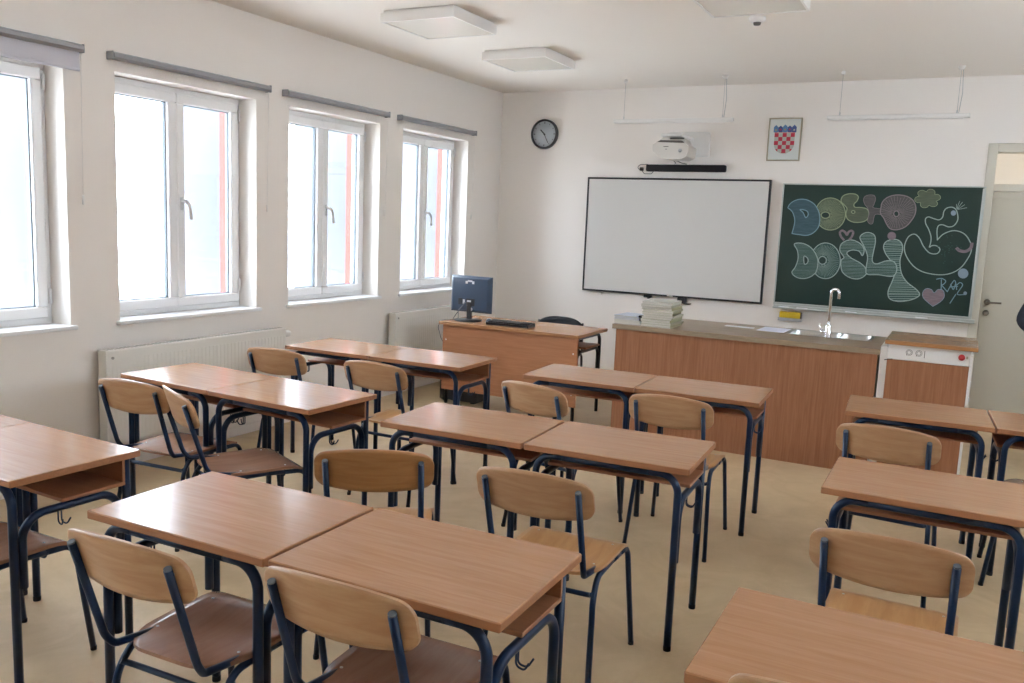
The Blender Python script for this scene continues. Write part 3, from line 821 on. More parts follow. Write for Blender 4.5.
# chalk drawings, traced flat on the slate
YSW = D+YS
def A_(p): return wp(780+p[0]/8.533, 180+p[1]/8.533, YSW)
def B_(p): return wp(870+p[0]/8.533, 180+p[1]/8.533, YSW)
def C_(p): return wp(780+p[0]/4.876, 230+p[1]/4.876, YSW)
def loc(q): return (q[0]-bx0, q[1]-bz0)
def catmull(P, closed=True, n=5):
    out = []; m = len(P); rng = range(m) if closed else range(m-1)
    for i in rng:
        g = (lambda k: P[k % m]) if closed else (lambda k: P[min(max(k, 0), m-1)])
        p0, p1, p2, p3 = g(i-1), g(i), g(i+1), g(i+2)
        for k in range(n):
            t = k/n
            out.append(tuple(.5*((2*p1[a])+(-p0[a]+p2[a])*t+(2*p0[a]-5*p1[a]+4*p2[a]-p3[a])*t*t+(-p0[a]+3*p1[a]-3*p2[a]+p3[a])*t**3) for a in (0, 1)))
    if not closed: out.append(P[-1])
    return out
def ell(cx, cy, rx, ry, n=20): return [(cx+rx*cos(2*pi*k/n), cy+ry*sin(2*pi*k/n)) for k in range(n)]
LAY = [0]
def hatch_lines(loops, sp, ang, rnd_):
    ca, sa = cos(ang), sin(ang); rot = lambda p: (p[0]*ca+p[1]*sa, -p[0]*sa+p[1]*ca); inv = lambda p: (p[0]*ca-p[1]*sa, p[0]*sa+p[1]*ca)
    LL = [[rot(p) for p in L] for L in loops]; out = []
    z0 = min(p[1] for p in LL[0]); z1 = max(p[1] for p in LL[0]); z = z0+sp*.6
    while z < z1:
        xs = []
        for L in LL:
            for i in range(len(L)):
                p, q = L[i], L[(i+1) % len(L)]
                if (p[1] > z) != (q[1] > z): xs.append(p[0]+(q[0]-p[0])*(z-p[1])/(q[1]-p[1]))
        xs.sort()
        for a, c in zip(xs[::2], xs[1::2]):
            if c-a > .012: out.append([inv((a+rnd_.uniform(0, .006), z+rnd_.uniform(-.002, .002))), inv((c-rnd_.uniform(0, .006), z+rnd_.uniform(-.002, .002)))])
        z += sp*rnd_.uniform(.75, 1.3)
    return out
HR = random.Random(11)
def flat(loops, y):
    t = BM(); es = []
    for L in loops:
        vs = [t.verts.new((p[0], y, p[1])) for p in L]
        for i in range(len(vs)): es.append(t.edges.new((vs[i], vs[(i+1) % len(vs)])))
    bmesh.ops.triangle_fill(t, use_beauty=True, use_dissolve=False, edges=es)
    bmesh.ops.recalc_face_normals(t, faces=t.faces[:])
    for f in t.faces:
        if f.normal.y > 0: f.normal_flip()
    return t
def ribbon(P, w, y, closed):
    t = BM(); n = len(P); L = []
    for i in range(n):
        a = P[(i-1) % n] if closed or i > 0 else P[i]; c = P[(i+1) % n] if closed or i < n-1 else P[i]
        dx, dz = c[0]-a[0], c[1]-a[1]; l = sqrt(dx*dx+dz*dz) or 1
        nx, nz = -dz/l*w/2, dx/l*w/2
        L.append((t.verts.new((P[i][0]+nx, y, P[i][1]+nz)), t.verts.new((P[i][0]-nx, y, P[i][1]-nz))))
    for i in range(n if closed else n-1):
        a, c = L[i], L[(i+1) % n]
        try: f = t.faces.new((a[0], a[1], c[1], c[0]))
        except Exception: pass
    for f in t.faces:
        f.normal_update()
        if f.normal.y > 0: f.normal_flip()
    return t
def chalk(name, label, f, outer, holes, fill, line, w=.0085, parent=None, smooth=True):
    LAY[0] += 1; y = YS-.0003-.0002*LAY[0]
    b = BM(); o_ = catmull([loc(f(p)) for p in outer]) if smooth else [loc(f(p)) for p in outer]
    hs = [[loc(f(p)) for p in catmull(h, True, 4)] for h in holes]
    mats = []
    if fill: merge(b, flat([o_]+hs, y), 0)
    if fill == 'green':
        big = 'letter I' in label
        fine = 'letter D' in label or 'letter O' in label
        if 'letter O' not in label:
            for sgm in hatch_lines([o_]+hs, .016 if big else (.010 if fine else .012), .08 if big else .03, HR): merge(b, ribbon(sgm, .0042 if big else (.0014 if fine else .0024), y-.00005, False), 1)
    if 'letter O' in label and hs:
        hc = (sum(p[0] for p in hs[0])/len(hs[0]), sum(p[1] for p in hs[0])/len(hs[0])); rh = max(sqrt((p[0]-hc[0])**2+(p[1]-hc[1])**2) for p in hs[0])*1.05
        for p in o_[::2]:
            dx, dz = p[0]-hc[0], p[1]-hc[1]; dl = sqrt(dx*dx+dz*dz)
            a0 = (rh+HR.uniform(0, .02))/dl; a1 = HR.uniform(.85, .97)
            if a1 > a0: merge(b, ribbon([(hc[0]+dx*a0, hc[1]+dz*a0), (hc[0]+dx*a1, hc[1]+dz*a1)], .0024, y-.00005, False), 1)
    if line:
        merge(b, ribbon(o_, w, y-.0001, True), 1)
        for h in hs: merge(b, ribbon(h, w, y-.0001, True), 1)
    o = link(name, b, [CH[fill or 'line'], CH[line or 'line']], cb); o['label'] = label
    return o
chalk('chalk_letter', 'yellow-green letter O of the upper word', A_, ell(430, 290, 128, 137), [ell(388, 300, 36, 27, 10)], 'yellow', 'yline')
chalk('chalk_letter', 'blue letter D of the upper word', A_, [(68, 235), (95, 195), (150, 168), (210, 165), (260, 183), (300, 215), (330, 270), (340, 330), (328, 400), (285, 450), (230, 472), (160, 466), (105, 457), (103, 452), (118, 400), (126, 340), (110, 280), (85, 250)], [[(170, 253), (205, 255), (235, 270), (240, 298), (222, 322), (210, 305), (195, 275)]], 'blue', 'blueline')
chalk('chalk_letter', 'yellow letter B of the upper word', A_, [(522, 165), (540, 135), (585, 118), (640, 120), (668, 142), (658, 178), (632, 205), (640, 232), (690, 235), (742, 248), (760, 290), (745, 335), (700, 358), (630, 360), (578, 335), (562, 290), (572, 245), (548, 212), (525, 190)], [ell(625, 273, 15, 11, 8)], 'yellow', 'yline')
chalk('chalk_letter', 'mauve letter R of the upper word', A_, [(713, 165), (728, 138), (765, 127), (805, 133), (815, 165), (803, 205), (795, 235), (850, 245), (905, 262), (900, 300), (820, 292), (800, 325), (792, 368), (768, 375), (748, 350), (755, 310), (760, 285), (748, 240), (722, 205)], [], 'purple', 'pline', .004)
chalk('chalk_letter', 'mauve last letter O of the upper word', B_, [(93, 240), (105, 190), (150, 148), (220, 128), (300, 135), (362, 168), (390, 225), (385, 290), (350, 350), (300, 400), (230, 425), (172, 415), (140, 372), (118, 325), (90, 285)], [ell(225, 288, 22, 24, 12)], 'purple', 'pline')
chalk('chalk_letter', 'thin white letter O of the lower word', C_, ell(222, 150, 72, 87), [ell(207, 148, 19, 19, 12)], 'green', 'line')
chalk('chalk_letter', 'thin white letter D of the lower word', C_, [(70, 68), (110, 65), (150, 85), (178, 125), (185, 165), (172, 210), (130, 235), (85, 232), (58, 208), (75, 180), (88, 140), (85, 100)], [[(117, 128), (135, 138), (135, 158), (119, 166)]], 'green', 'line')
chalk('chalk_letter', 'thin white letter S of the lower word', C_, [(312, 133), (292, 100), (302, 65), (345, 48), (390, 65), (410, 95), (402, 125), (385, 103), (350, 98), (326, 112), (345, 135), (390, 160), (416, 185), (420, 215), (385, 238), (340, 232), (305, 205), (297, 170), (300, 145)], [], 'green', 'line')
chalk('chalk_letter', 'thin white letter I of the lower word, flared at its foot', C_, [(505, 80), (520, 55), (560, 45), (590, 60), (598, 95), (585, 150), (592, 210), (620, 255), (665, 290), (680, 318), (640, 340), (580, 348), (535, 335), (527, 300), (545, 255), (556, 225), (560, 190), (540, 150), (515, 115)], [], 'green', 'line')
chalk('chalk_letter', 'thin white letter L of the lower word', C_, [(390, 40), (402, 20), (430, 12), (460, 25), (465, 60), (455, 110), (450, 150), (470, 165), (520, 150), (556, 155), (570, 190), (550, 225), (480, 218), (425, 215), (420, 185), (427, 130), (410, 80)], [], 'green', 'line')
chalk('chalk_dot', 'pink dot over the letter I', C_, ell(545, 29, 21, 20, 14), [], 'pink', None)
chalk('chalk_dot', 'pale blue dot below the bird', C_, ell(893, 212, 23, 22, 14), [], 'pale', 'pale', .008)
chalk('chalk_heart', 'pink filled heart at the lower right', C_, [(745, 372), (742, 370), (700, 332), (697, 302), (715, 285), (738, 290), (752, 306), (770, 290), (795, 294), (801, 325), (782, 350), (748, 371)], [], 'pink', 'pale', .004)
pet = []
for k in range(48):
    a = 2*pi*k/48; rr = 62+44*abs(cos(3*a+.5))**.55; pet.append((492+rr*1.05*cos(a), 158+rr*.78*sin(a)))
chalk('chalk_flower', 'yellow flower at the top of the board', B_, pet, [], 'yellow', 'yline', .004)
def stroke(name, label, f, lines, mt, w=.007):
    LAY[0] += 1; y = YS-.0003-.0002*LAY[0]; b = BM()
    for P in lines:
        Q = [loc(f(p)) for p in P]; Q = catmull(Q, False, 5) if len(Q) > 2 else Q
        merge(b, ribbon(Q, w, y, False))
    o = link(name, b, CH[mt], cb); o['label'] = label
stroke('chalk_heart', 'pink open heart above the lower word', A_, [[(548, 515), (520, 480), (512, 448), (530, 432), (555, 445), (572, 468), (585, 445), (608, 432), (625, 448), (612, 485), (590, 510)]], 'pink', .020)
duck = [(727, 85), (735, 60)]
def B2C(p): return ((870+p[0]/8.533-780)*4.876, (180+p[1]/8.533-230)*4.876)
duck += [B2C(p) for p in [(520, 480), (500, 420), (475, 370), (475, 330), (500, 315), (540, 328), (590, 340), (620, 315), (630, 270), (655, 240), (700, 232), (735, 255), (750, 310), (745, 350), (715, 390), (670, 400), (620, 382), (585, 390), (572, 430), (575, 505)]]
duck += [(769, 46), (800, 18), (850, 3), (900, 20), (930, 65), (933, 100), (915, 140), (880, 185), (830, 212), (770, 218), (700, 205), (650, 175), (615, 125), (607, 80), (625, 35), (655, 20), (680, 40), (700, 80), (730, 112), (765, 115), (780, 95), (765, 78), (742, 76), (729, 85)]
stroke('chalk_bird', 'white outline of a long-necked bird', C_, [duck], 'line', .009)
stroke('chalk_bird_crest', 'small tuft on the head of the bird', B_, [[(740, 245), (738, 205)], [(742, 245), (765, 180)], [(745, 247), (790, 188)], [(748, 249), (810, 210)], [(748, 252), (828, 236)]], 'line', .004)
stroke('chalk_bird_wing', 'pink arc on the bird\'s back', C_, [[(860, 86), (875, 100), (905, 104), (930, 88), (936, 62)]], 'pink', .026)
chalk('chalk_dot', 'pale eye of the bird', B_, ell(712, 282, 20, 20, 12), [], 'pale', 'pale', .005)
rs = random.Random(5)
for x, y_ in [(800+rs.gauss(15, 32), 85+rs.gauss(5, 28)) for _ in range(34)]:
    if 740 < x < 900 and 25 < y_ < 160: stroke('chalk_speck', 'thin green speck inside the bird', C_, [[(x, y_), (x+5, y_+3)]], 'green', .006)
stroke('chalk_signature', 'pale blue signature RAZ.', C_, [[(762, 240), (788, 236), (808, 248), (798, 264), (785, 268)], [(787, 240), (786, 292)], [(788, 268), (815, 300)], [(815, 302), (850, 245), (862, 292)], [(826, 278), (868, 274)], [(832, 262), (845, 290), (856, 262)], [(862, 268), (878, 256), (890, 270), (864, 312), (902, 314)], [(858, 312), (828, 358)]], 'blueline', .008)
chalk('chalk_dot', 'pale dot closing the signature', C_, ell(903, 308, 8, 8, 10), [], 'pale', 'pale', .003)

# clock
ck = empty('wall_clock', (.540, D, 2.625)); R = .158
b = BM(); lathe(b, [(R, 0), (R, -.035), (R-.006, -.042), (R-.018, -.042), (R-.022, -.020)], (0, 0, 0), 'y', 48, cap=False); link('rim', b, M['clockrim'], ck)
b = BM(); lathe(b, [(0, -.024), (R-.018, -.024), (R-.018, -.001), (0, -.001)], (0, 0, 0), 'y', 48); link('dial', b, M['clockface'], ck)
b = BM()
for k in range(12):
    a = radians(30*k); rr = R-.04; w = .005 if k % 3 else .008
    box(b, -w/2, w/2, -.0255, -.024, rr-.008, rr+.010, 0, 0, Matrix.Rotation(a, 4, 'Y'))
link('hour_marks', b, M['clockrim'], ck)
def hand(nm, L, w, ang, y):
    b = BM(); box(b, -w/2, w/2, y-.0015, y, -.02, L, 0, 0, Matrix.Rotation(radians(ang), 4, 'Y')); link(nm, b, M['clockrim'], ck)
hand('hour_hand', .065, .012, -45, -.028); hand('minute_hand', .105, .007, 152, -.031)
b = BM(); lathe(b, [(0, -.036), (.009, -.036), (.009, -.024)], (0, 0, 0), 'y', 12); link('hand_boss', b, M['clockrim'], ck)
tag(ck, 'round wall clock with a dark rim near the corner of the front wall', 'clock')

# framed coat of arms
px0, px1, pz0, pz1 = 2.920, 3.228, 2.352, 2.754
pf = empty('framed_coat_of_arms', (px0, D, pz0)); pw, ph = px1-px0, pz1-pz0
b = BM(); fw = .012
for a in ((0, pw, 0, fw), (0, pw, ph-fw, ph), (0, fw, fw, ph-fw), (pw-fw, pw, fw, ph-fw)): box(b, a[0], a[1], -.02, 0, a[2], a[3], .002)
link('picture_frame', b, M['brassframe'], pf)
b = BM(); box(b, fw, pw-fw, -.012, -.002, fw, ph-fw); link('print', b, M['printpaper'], pf)
crest_red = mat('crest_red', (.50, .03, .06), .5); crest_white = mat('crest_white', (.44, .46, .40), .5); crest_blue = mat('crest_blue', (.05, .09, .26), .5); crest_light = mat('crest_light_blue', (.10, .22, .42), .5); crest_gold = mat('crest_gold', (.35, .28, .1), .5)
sx0, sx1 = .060, .248; szt = .262; sw = sx1-sx0; cell = sw/5
def clip(poly, clipper):
    out = poly
    for i in range(len(clipper)):
        a, c = clipper[i], clipper[(i+1) % len(clipper)]; inp = out; out = []
        if not inp: break
        ins = lambda p: (c[0]-a[0])*(p[1]-a[1])-(c[1]-a[1])*(p[0]-a[0]) >= -1e-12
        for j in range(len(inp)):
            p, q = inp[j], inp[(j+1) % len(inp)]
            if ins(p) != ins(q):
                d1 = (c[0]-a[0])*(p[1]-a[1])-(c[1]-a[1])*(p[0]-a[0]); d2 = (c[0]-a[0])*(q[1]-a[1])-(c[1]-a[1])*(q[0]-a[0]); s = d1/(d1-d2)
                I = (p[0]+(q[0]-p[0])*s, p[1]+(q[1]-p[1])*s)
            if ins(p): 
                out.append(p)
                if not ins(q): out.append(I)
            elif ins(q): out.append(I)
    return out
szb = szt-cell*5.15
sh = [(sx0, szt), (sx0, szt-cell*2.7)]
for k in range(1, 16):
    a = pi+pi*k/16; sh.append(((sx0+sx1)/2+sw/2*cos(a), szt-cell*2.7+(cell*2.45)*sin(a)))
sh += [(sx1, szt-cell*2.7), (sx1, szt)]
bs = [BM() for _ in range(5)]
def poly(bm, P, y):
    if len(P) < 3: return
    f = bm.faces.new([bm.verts.new((p[0], y, p[1])) for p in P]); f.normal_update()
    if f.normal.y > 0: f.normal_flip()
for i in range(5):
    for j in range(6):
        q = [(sx0+i*cell, szt-(j+1)*cell), (sx0+(i+1)*cell, szt-(j+1)*cell), (sx0+(i+1)*cell, szt-j*cell), (sx0+i*cell, szt-j*cell)]
        poly(bs[0] if (i+j) % 2 == 0 else bs[1], clip(q, sh), -.0125)
# crown of five little shields
cu = [2, 0, 3, 2, 0]
for k in range(5):
    x = sx0-.012+k*(sw+.024)/5; x2 = x+(sw+.024)/5-.0005; xm = (x+x2)/2; u = (k-2)/2; zz = szt+.009+(0 if abs(u) < .6 else -.004)
    hgt = .052+(.010 if k % 2 == 0 else 0)
    out = [(x, zz+.004*abs(u)), (xm, zz-.004), (x2, zz), (x2, zz+hgt*.8), (xm, zz+hgt+.008), (x, zz+hgt*.8)]
    poly(bs[2] if k in (1, 3, 4) else bs[3], out, -.0126)
    poly(bs[0] if k in (1, 3) else (bs[4] if k in (0, 2) else bs[1]), [(xm-.008, zz+.016), (xm+.008, zz+.016), (xm+.006, zz+.030), (xm-.006, zz+.030)], -.0128)
poly(bs[0], [(sx0-.003, szt+.003), (sx1+.003, szt+.003), (sx1+.003, szt+.007), (sx0-.003, szt+.007)], -.0127)
link('crest_red_fields', bs[0], crest_red, pf); link('crest_white_fields', bs[1], crest_white, pf); link('crest_crown', bs[2], crest_blue, pf); link('crest_crown_light', bs[3], crest_light, pf); link('crest_crown_charge', bs[4], crest_gold, pf)
tag(pf, 'framed coat of arms with a red and white chequered shield', 'framed print')

# projector on its wall bracket
pj = empty('projector', (2.14, D, 2.36))
b = BM(); box(b, -.20, .235, -.03, 0, .045, .290, .014, 0, None, 2); link('wall_plate', b, M['white'], pj)
b = BM(); box(b, -.14, .07, -.44, -.02, .205, .235, .006); link('bracket_arm', b, M['white'], pj)
b = BM()
prism(b, [(-.19, .085), (-.185, .06), (-.12, .005), (-.06, -.015), (.10, -.015), (.15, .01), (.165, .06), (.165, .105), (.12, .135), (-.15, .145), (-.19, .12)], 'y', -.52, -.24)
link('projector_body', b, M['projector'], pj)
b = BM(); prism(b, [(-.165, .146), (.12, .136), (.10, .185), (-.11, .195)], 'y', -.46, -.26); link('upper_cover', b, M['projector'], pj)
b = BM(); prism(b, [(-.16, .146), (.11, .137), (.09, .160), (-.12, .166)], 'y', -.50, -.45); box(b, -.04, .10, -.465, -.455, .176, .190, .002); link('vent_slot', b, M['grille'], pj)
b = BM(); lathe(b, [(0, -.524), (.016, -.524), (.018, -.520), (.018, -.51)], (.085, 0, .065), 'y', 16); link('focus_dial', b, M['holder'], pj)
b = BM(); box(b, -.08, -.03, -.5215, -.52, .100, .106); link('small_mark', b, M['grille'], pj)
b = BM(); box(b, -.06, -.045, -.5215, -.52, .075, .081); link('small_mark', b, M['grille'], pj)
b = BM()
for s in (-1, 1): tube(b, [(s*.012-.03, -.30, -.01), (s*.03-.03, -.16, -.025), (s*.06-.03, -.09, -.030)], .004, 6)
link('cable', b, M['black'], pj)
pj.location = (2.13, D, 2.340)
tag(pj, 'white short-throw projector on a wall bracket above the whiteboard', 'projector')
b = BM(); box(b, 1.732, 2.545, D-.085, D-.005, 2.238, 2.306, .014, 0, None, 3)
sb = link('speaker_bar', b, M['fabricblack'])
b = BM(); box(b, 1.65, 1.685, D-.03, D, 2.245, 2.28, .004); tube(b, fillet([(1.73, D-.02, 2.31), (1.66, D-.02, 2.31), (1.61, D-.015, 2.28), (1.66, D-.012, 2.25)], .03, 5), .003, 6); tube(b, fillet([(1.67, D-.02, 2.25), (1.70, D-.02, 2.215), (1.78, D-.02, 2.215), (1.80, D-.02, 2.25)], .02, 4), .003, 6)
link('cable', b, M['black'], sb)
tag(sb, 'long black speaker bar on the wall between projector and whiteboard', 'speaker')

# suspended board lamps
def board_lamp(x0, x1, lab):
    y = 8.10; z = 2.665
    r = empty('board_lamp', ((x0+x1)/2, y, z)); w = (x1-x0)/2
    b = BM(); box(b, -w, w, -.03, .03, 0, .035, .006); link('housing', b, M['white'], r)
    b = BM(); box(b, -w+.05, w-.05, -.022, .022, -.004, .001); link('diffuser', b, M['white'], r)
    for d in (-1, 1):
        xx = d*(w-.10)
        b = BM(); tube(b, [(xx, 0, .03), (xx, 0, H-z-.02)], .0016, 5)
        if d > 0: tube(b, [(xx+.012, 0, .03), (xx+.025, .0, .2), (xx+.012, 0, H-z-.02)], .0025, 6)
        link('suspension_wire', b, M['holder'], r)
        b = BM(); lathe(b, [(0, H-z-.03), (.02, H-z-.03), (.03 if d > 0 else .012, H-z), (0, H-z)], (xx, 0, 0), seg=14); link('ceiling_cup', b, M['white'], r)
        b = BM(); lathe(b, [(.006, .03), (.006, .06), (.002, .065)], (xx, 0, 0), seg=8); link('wire_clip', b, M['steel'], r)
    tag(r, lab, 'lamp', 'white bars hung before the boards')
board_lamp(1.538, 2.702, 'slim white hanging lamp bar above the projector')
board_lamp(3.523, 4.633, 'slim white hanging lamp bar above the chalkboard')

# ceiling lights
def ceil_light(x0, y0, lab):
    s = .59
    r = empty('ceiling_light', (x0, y0, H-.080))
    b = BM(); fw = .014
    for a in ((0, s, 0, fw), (0, s, s-fw, s), (0, fw, fw, s-fw), (s-fw, s, fw, s-fw)): box(b, a[0], a[1], a[2], a[3], 0, .058, .001)
    box(b, 0, s, 0, s, .058, .064); box(b, .015, s-.015, .015, s-.015, .064, .080); link('housing', b, M['white'], r)
    b = BM(); box(b, fw, s-fw, fw, s-fw, .006, .012); link('diffuser', b, M['diff'], r)
    tag(r, lab, 'ceiling light', 'square ceiling lights')
ceil_light(0.979, 5.030, 'square ceiling light nearest the camera on the window side, with a glinting diffuser')
ceil_light(0.974, 6.452, 'square ceiling light nearest the front wall')
ceil_light(3.145, 4.989, 'square ceiling light at the top edge, beside the smoke detector')
b = BM(); lathe(b, [(0, 0), (.055, 0), (.055, -.022), (.040, -.034), (0, -.034)], (0, 0, 0), seg=24); sd = link('smoke_detector', b, M['white']); sd.location = (3.336, 5.975, H)
b = BM(); lathe(b, [(0, -.034), (.026, -.034), (.022, -.050), (0, -.050)], (0, 0, 0), seg=16); link('sensor_head', b, M['grille'], sd)
tag(sd, 'small round smoke detector on the ceiling by the nearest light', 'smoke detector')

# roller blinds
def blind(y0, y1, lab, fabric=False):
    r = empty('roller_blind', (0, y0, 2.57)); w = y1-y0
    b = BM()
    prism(b, [(.012, -.020), (.050, -.024), (.062, -.008), (.060, .014), (.040, .024), (.012, .022)], 'y', .012, w-.012); link('cassette', b, M['alu'], r)
    for yy in (0, w-.012):
        b = BM(); box(b, .0, .062, yy, yy+.008, -.025, .025, .003); link('end_bracket', b, M['alu'], r)
    b = BM(); tube(b, [(.045, w-.02, -.015), (.030, w-.02, -.84)], .0018, 5); lathe(b, [(0, -.90), (.007, -.895), (.007, -.845), (0, -.84)], (.030, w-.02, 0), seg=8); link('pull_chain', b, M['white'], r)
    if fabric:
        b = BM(); box(b, .030, .033, .02, w-.02, -.118, .0); fb = link('fabric', b, M['blindfab'], r)
        b = BM(); box(b, .026, .037, .02, w-.02, -.130, -.114, .003); link('bottom_bar', b, M['blindfab'], fb)
    tag(r, lab, 'roller blind', 'roller blinds over the windows')
blind(2.06, 3.43, 'roller blind over the leftmost window, a strip of its grey fabric let down', True)
blind(3.612, 4.962, 'rolled-up grey blind over the second window from the left')
blind(5.130, 6.452, 'rolled-up grey blind over the third window from the left')
blind(6.630, 7.995, 'rolled-up grey blind over the window nearest the front wall')

# radiators
def radiator(y0, y1, lab, valve=True):
    z0, z1 = .20, .79; xa, xb = .045, .125
    r = empty('radiator', (0, y0, 0)); L = y1-y0
    b = BM(); box(b, xb-.012, xb, 0, L, z0, z1, .004); box(b, xa, xa+.012, 0, L, z0+.01, z1-.01, .003)
    n = int(L/.0333)
    for k in range(n):
        yy = (k+.5)*L/n; box(b, xb-.001, xb+.0018, yy-.010, yy+.010, z0+.035, z1-.055, .0015)
    link('front_plate', b, M['rad'], r)
    for yy in (0, L-.006):
        b = BM(); box(b, xa, xb-.004, yy, yy+.006, z0+.01, z1+.004, .002); link('side_cover', b, M['rad'], r)
    b = BM(); box(b, xa+.004, xb-.003, .006, L-.006, z1-.006, z1+.003)
    link('top_grille', b, M['rad'], r)
    b = BM()
    for k in range(int(L/.03)): box(b, xa+.02, xb-.02, .02+k*.03, .035+k*.03, z1+.003, z1+.0045)
    link('grille_slots', b, M['radgrill'], r)
    b = BM(); lathe(b, [(0, xb+.006), (.009, xb+.006), (.009, xb-.002)], (0, .045, z1-.045), 'x', 12); link('vent_screw', b, M['radgrill'], r)
    if valve:
        b = BM(); lathe(b, [(.022, 0), (.026, .02), (.026, .07), (.02, .085), (0, .085)], (xa+.04, L-.006, z1-.05), 'y', 16); link('thermostat_valve', b, M['white'], r)
    b = BM()
    for yy in (.25, L-.25): box(b, .0, xa+.002, yy-.02, yy+.02, z0+.08, z1-.08, .002)
    link('wall_bracket', b, M['rad'], r)
    b = BM()
    for d in (0, .05): tube(b, fillet([(xa+.03, L-.06-d, z0+.02), (xa+.03, L-.06-d, z0-.07), (.0, L-.06-d, z0-.07)], .02, 4), .008, 8)
    link('pipe', b, M['white'], r)
    tag(r, lab, 'radiator', 'panel radiators under the windows')
radiator(3.465, 5.05, 'long cream panel radiator under the second window')
radiator(6.50, 8.10, 'cream panel radiator behind the monitor, under the last window', True)
radiator(1.05, 2.64, 'cream panel radiator beyond the left edge, under the leftmost window')

# ------------------------------------------------------------------ PERSON at the door, only an elbow in the photo
def skin_obj(name, verts, edges, radii, m, parent, sub=2, root=0):
    me = bpy.data.meshes.new(name); me.from_pydata([Vector(v) for v in verts], edges, [])
    o = bpy.data.objects.new(name, me); COL.objects.link(o); o.parent = parent
    o.modifiers.new('skin', 'SKIN'); s = o.modifiers.new('sub', 'SUBSURF'); s.levels = sub; s.render_levels = sub
    if not me.skin_vertices: 
        bpy.context.view_layer.objects.active = o
    sv = me.skin_vertices[0].data
    for i, r in enumerate(radii): sv[i].radius = (r, r) if not isinstance(r, tuple) else r
    sv[root].use_root = True
    me.materials.append(m)
    o.modifiers['skin'].use_smooth_shade = True
    return o
def build_person():
    P = empty('person', (5.468, 7.42, 0), radians(180))
    # local frame: faces +y, x to the person's left is -x ... simple symmetric body 1.72 m
    V = [(0, 0, .94), (0, .0, 1.10), (0, -.01, 1.28), (0, -.01, 1.42), (0, 0, 1.50), (0, .01, 1.60),
         (.09, 0, .88), (.10, .01, .50), (.10, -.02, .10), (.10, .10, .04),
         (-.09, 0, .88), (-.10, .01, .50), (-.10, -.02, .10), (-.10, .10, .04),
         (.17, -.01, 1.40), (.315, -.05, 1.09), (.18, .10, 1.02),
         (-.17, -.01, 1.40), (-.22, -.03, 1.13), (-.22, .06, .90)]
    E = [(0, 1), (1, 2), (2, 3), (3, 4), (4, 5), (0, 6), (6, 7), (7, 8), (8, 9), (0, 10), (10, 11), (11, 12), (12, 13), (3, 14), (14, 15), (15, 16), (3, 17), (17, 18), (18, 19)]
    Rr = [(.15, .11), (.13, .10), (.16, .11), (.13, .09), .052, .05, .085, .058, .042, .035, .085, .058, .042, .035, .06, .045, .03, .06, .045, .03]
    skin_obj('body', V, E, Rr, M['skin'], P, 2, 0)
    # jacket
    V2 = [(0, 0, .80), (0, 0, 1.02), (0, -.01, 1.28), (0, -.01, 1.41), (0, 0, 1.48), (.17, -.01, 1.40), (.325, -.05, 1.09), (.205, .075, 1.03), (-.17, -.01, 1.40), (-.225, -.03, 1.13), (-.222, .05, .93)]
    E2 = [(0, 1), (1, 2), (2, 3), (3, 4), (3, 5), (5, 6), (6, 7), (3, 8), (8, 9), (9, 10)]
    R2 = [(.20, .15), (.185, .14), (.185, .135), (.15, .11), (.075, .075), .082, .078, .058, .082, .066, .055]
    skin_obj('jacket', V2, E2, R2, M['jacket'], P, 2, 0)
    V3 = [(0, 0, 1.02), (.095, 0, .84), (.10, .01, .50), (.10, -.02, .09), (-.095, 0, .84), (-.10, .01, .50), (-.10, -.02, .09)]
    skin_obj('trousers', V3, [(0, 1), (1, 2), (2, 3), (0, 4), (4, 5), (5, 6)], [(.17, .125), .105, .078, .066, .105, .078, .066], M['denim'], P, 2, 0)
    for d in (-1, 1):
        b = BM(); bmesh.ops.create_uvsphere(b, u_segments=16, v_segments=10, radius=1)
        for v in b.verts: v.co = Vector((.10*d+v.co.x*.048, .045+v.co.y*.135, max(-.02, v.co.z*.06)+.02+(.025*max(0, -v.co.y) if v.co.z > 0 else 0)))
        for f in b.faces: f.smooth = True
        link('shoe', b, M['shoe'], P)
    # head
    b = BM(); bmesh.ops.create_uvsphere(b, u_segments=24, v_segments=18, radius=1)
    for v in b.verts:
        x, y, z = v.co; k = 1-.22*max(0, -z)
        v.co = Vector((x*.075*k, .02+y*.095*(1-.1*max(0, -z)), 1.655+z*.115))
    for f in b.faces: f.smooth = True
    t = BM(); bmesh.ops.create_cone(t, segments=8, radius1=.016, radius2=.004, depth=.05, cap_ends=True); merge(b, t, 0, Matrix.Translation((0, .118, 1.65)) @ Matrix.Rotation(radians(-25), 4, 'X'))
    for d in (-1, 1):
        t = BM(); bmesh.ops.create_uvsphere(t, u_segments=10, v_segments=8, radius=1); merge(b, t, 0, Matrix.Translation((.076*d, .01, 1.645)) @ Matrix.Diagonal((.008, .018, .03, 1)))
    hd = link('head', b, M['skin'], P)
    b = BM()
    for d in (-1, 1): t = BM(); bmesh.ops.create_uvsphere(t, u_segments=10, v_segments=8, radius=.011); merge(b, t, 0, Matrix.Translation((.03*d, .101, 1.665)))
    link('eye', b, M['eye'], hd)
    b = BM()
    for d in (-1, 1): t = BM(); bmesh.ops.create_uvsphere(t, u_segments=10, v_segments=8, radius=.005); merge(b, t, 0, Matrix.Translation((.03*d, .109, 1.665)))
    link('pupil', b, M['black'], hd)
    b = BM(); t = BM(); bmesh.ops.create_uvsphere(t, u_segments=10, v_segments=8, radius=1); merge(b, t, 0, Matrix.Translation((0, .103, 1.595)) @ Matrix.Diagonal((.024, .008, .007, 1))); link('mouth', b, M['lip'], hd)
    b = BM(); bmesh.ops.create_uvsphere(b, u_segments=24, v_segments=18, radius=1)
    dl = [v for v in b.verts if v.co.y > .35 and v.co.z < .45 or v.co.z < -.55]
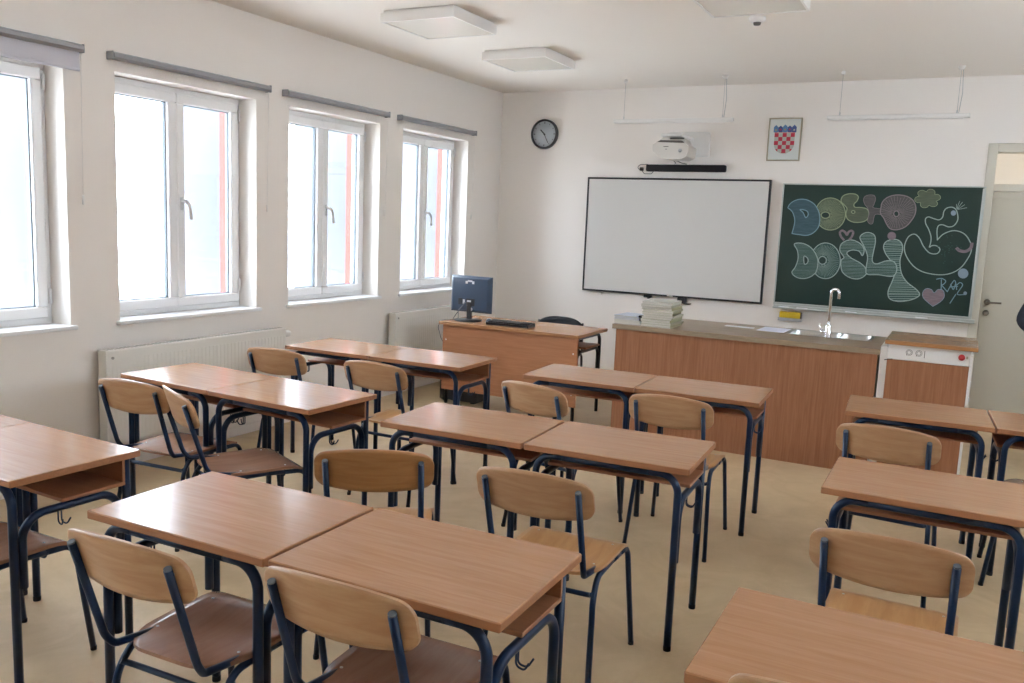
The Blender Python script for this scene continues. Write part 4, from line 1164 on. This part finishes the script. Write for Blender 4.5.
    bmesh.ops.delete(b, geom=dl, context='VERTS')
    for v in b.verts: v.co = Vector((v.co.x*.086, .008+v.co.y*.104, 1.668+v.co.z*.118))
    for f in b.faces: f.smooth = True
    o = link('hair', b, M['hair'], hd); so = o.modifiers.new('solid', 'SOLIDIFY'); so.thickness = .01
    # hands: one on the hip, one hanging
    def handmesh(org, direction, side):
        b = BM(); org = Vector(org); d = Vector(direction).normalized(); w = d.cross(Vector((0, 0, 1)) if abs(d.z) < .8 else Vector((0, 1, 0))).normalized(); n = d.cross(w)
        t = BM(); bmesh.ops.create_uvsphere(t, u_segments=14, v_segments=10, radius=1)
        Mx = Matrix((( w.x*.042, d.x*.05, n.x*.016, org.x+d.x*.045), (w.y*.042, d.y*.05, n.y*.016, org.y+d.y*.045), (w.z*.042, d.z*.05, n.z*.016, org.z+d.z*.045), (0, 0, 0, 1)))
        merge(b, t, 0, Mx, True)
        for i, L in enumerate((.068, .078, .072, .056)):
            o0 = org+d*.082+w*(-.029+i*.0195); tube(b, [o0-d*.01, o0+d*L*.45+n*.004, o0+d*L*.78+n*.014, o0+d*L+n*.026], .0088, 8, r_end=.0068)
        o0 = org+d*.03-w*.036; tube(b, [o0, o0-w*.02+d*.025, o0-w*.022+d*.058+n*.006], .0105, 8, r_end=.0075)
        return link('hand', b, M['skin'], P)
    handmesh((.195, .085, 1.03), (-.5, .25, -.25), 1)
    handmesh((-.222, .055, .90), (0, .15, -1), -1)
    tag(P, 'person in a dark jacket by the door, only an elbow in the photo', 'person')
    return P
build_person()

# ------------------------------------------------------------------ LIGHT
w = bpy.data.worlds.new('sky'); SC.world = w; w.use_nodes = True
bg = w.node_tree.nodes['Background']; bg.inputs['Color'].default_value = (.775, .85, 1.0, 1); bg.inputs['Strength'].default_value = 17.0
L = bpy.data.lights.new('corridor_lamp', 'AREA'); L.energy = 9; L.color = (1, .86, .66); L.size = .6
o = bpy.data.objects.new('corridor_lamp', L); COL.objects.link(o); o.location = (5.3, D+1.2, H-.05)

# ------------------------------------------------------------------ CAMERA
cd = bpy.data.cameras.new('camera'); cd.sensor_width = 36; cd.lens = FPX*36/1024; cd.clip_start = .05
co = bpy.data.objects.new('camera', cd); COL.objects.link(co)
m3 = Matrix((_R, _U, -_F)).transposed()
co.matrix_world = Matrix.Translation(CAM) @ m3.to_4x4()
SC.camera = co
vs = SC.view_settings; vs.view_transform = 'Standard'; vs.look = 'None'; vs.gamma = 1; vs.exposure = 0.12; vs.use_curve_mapping = False
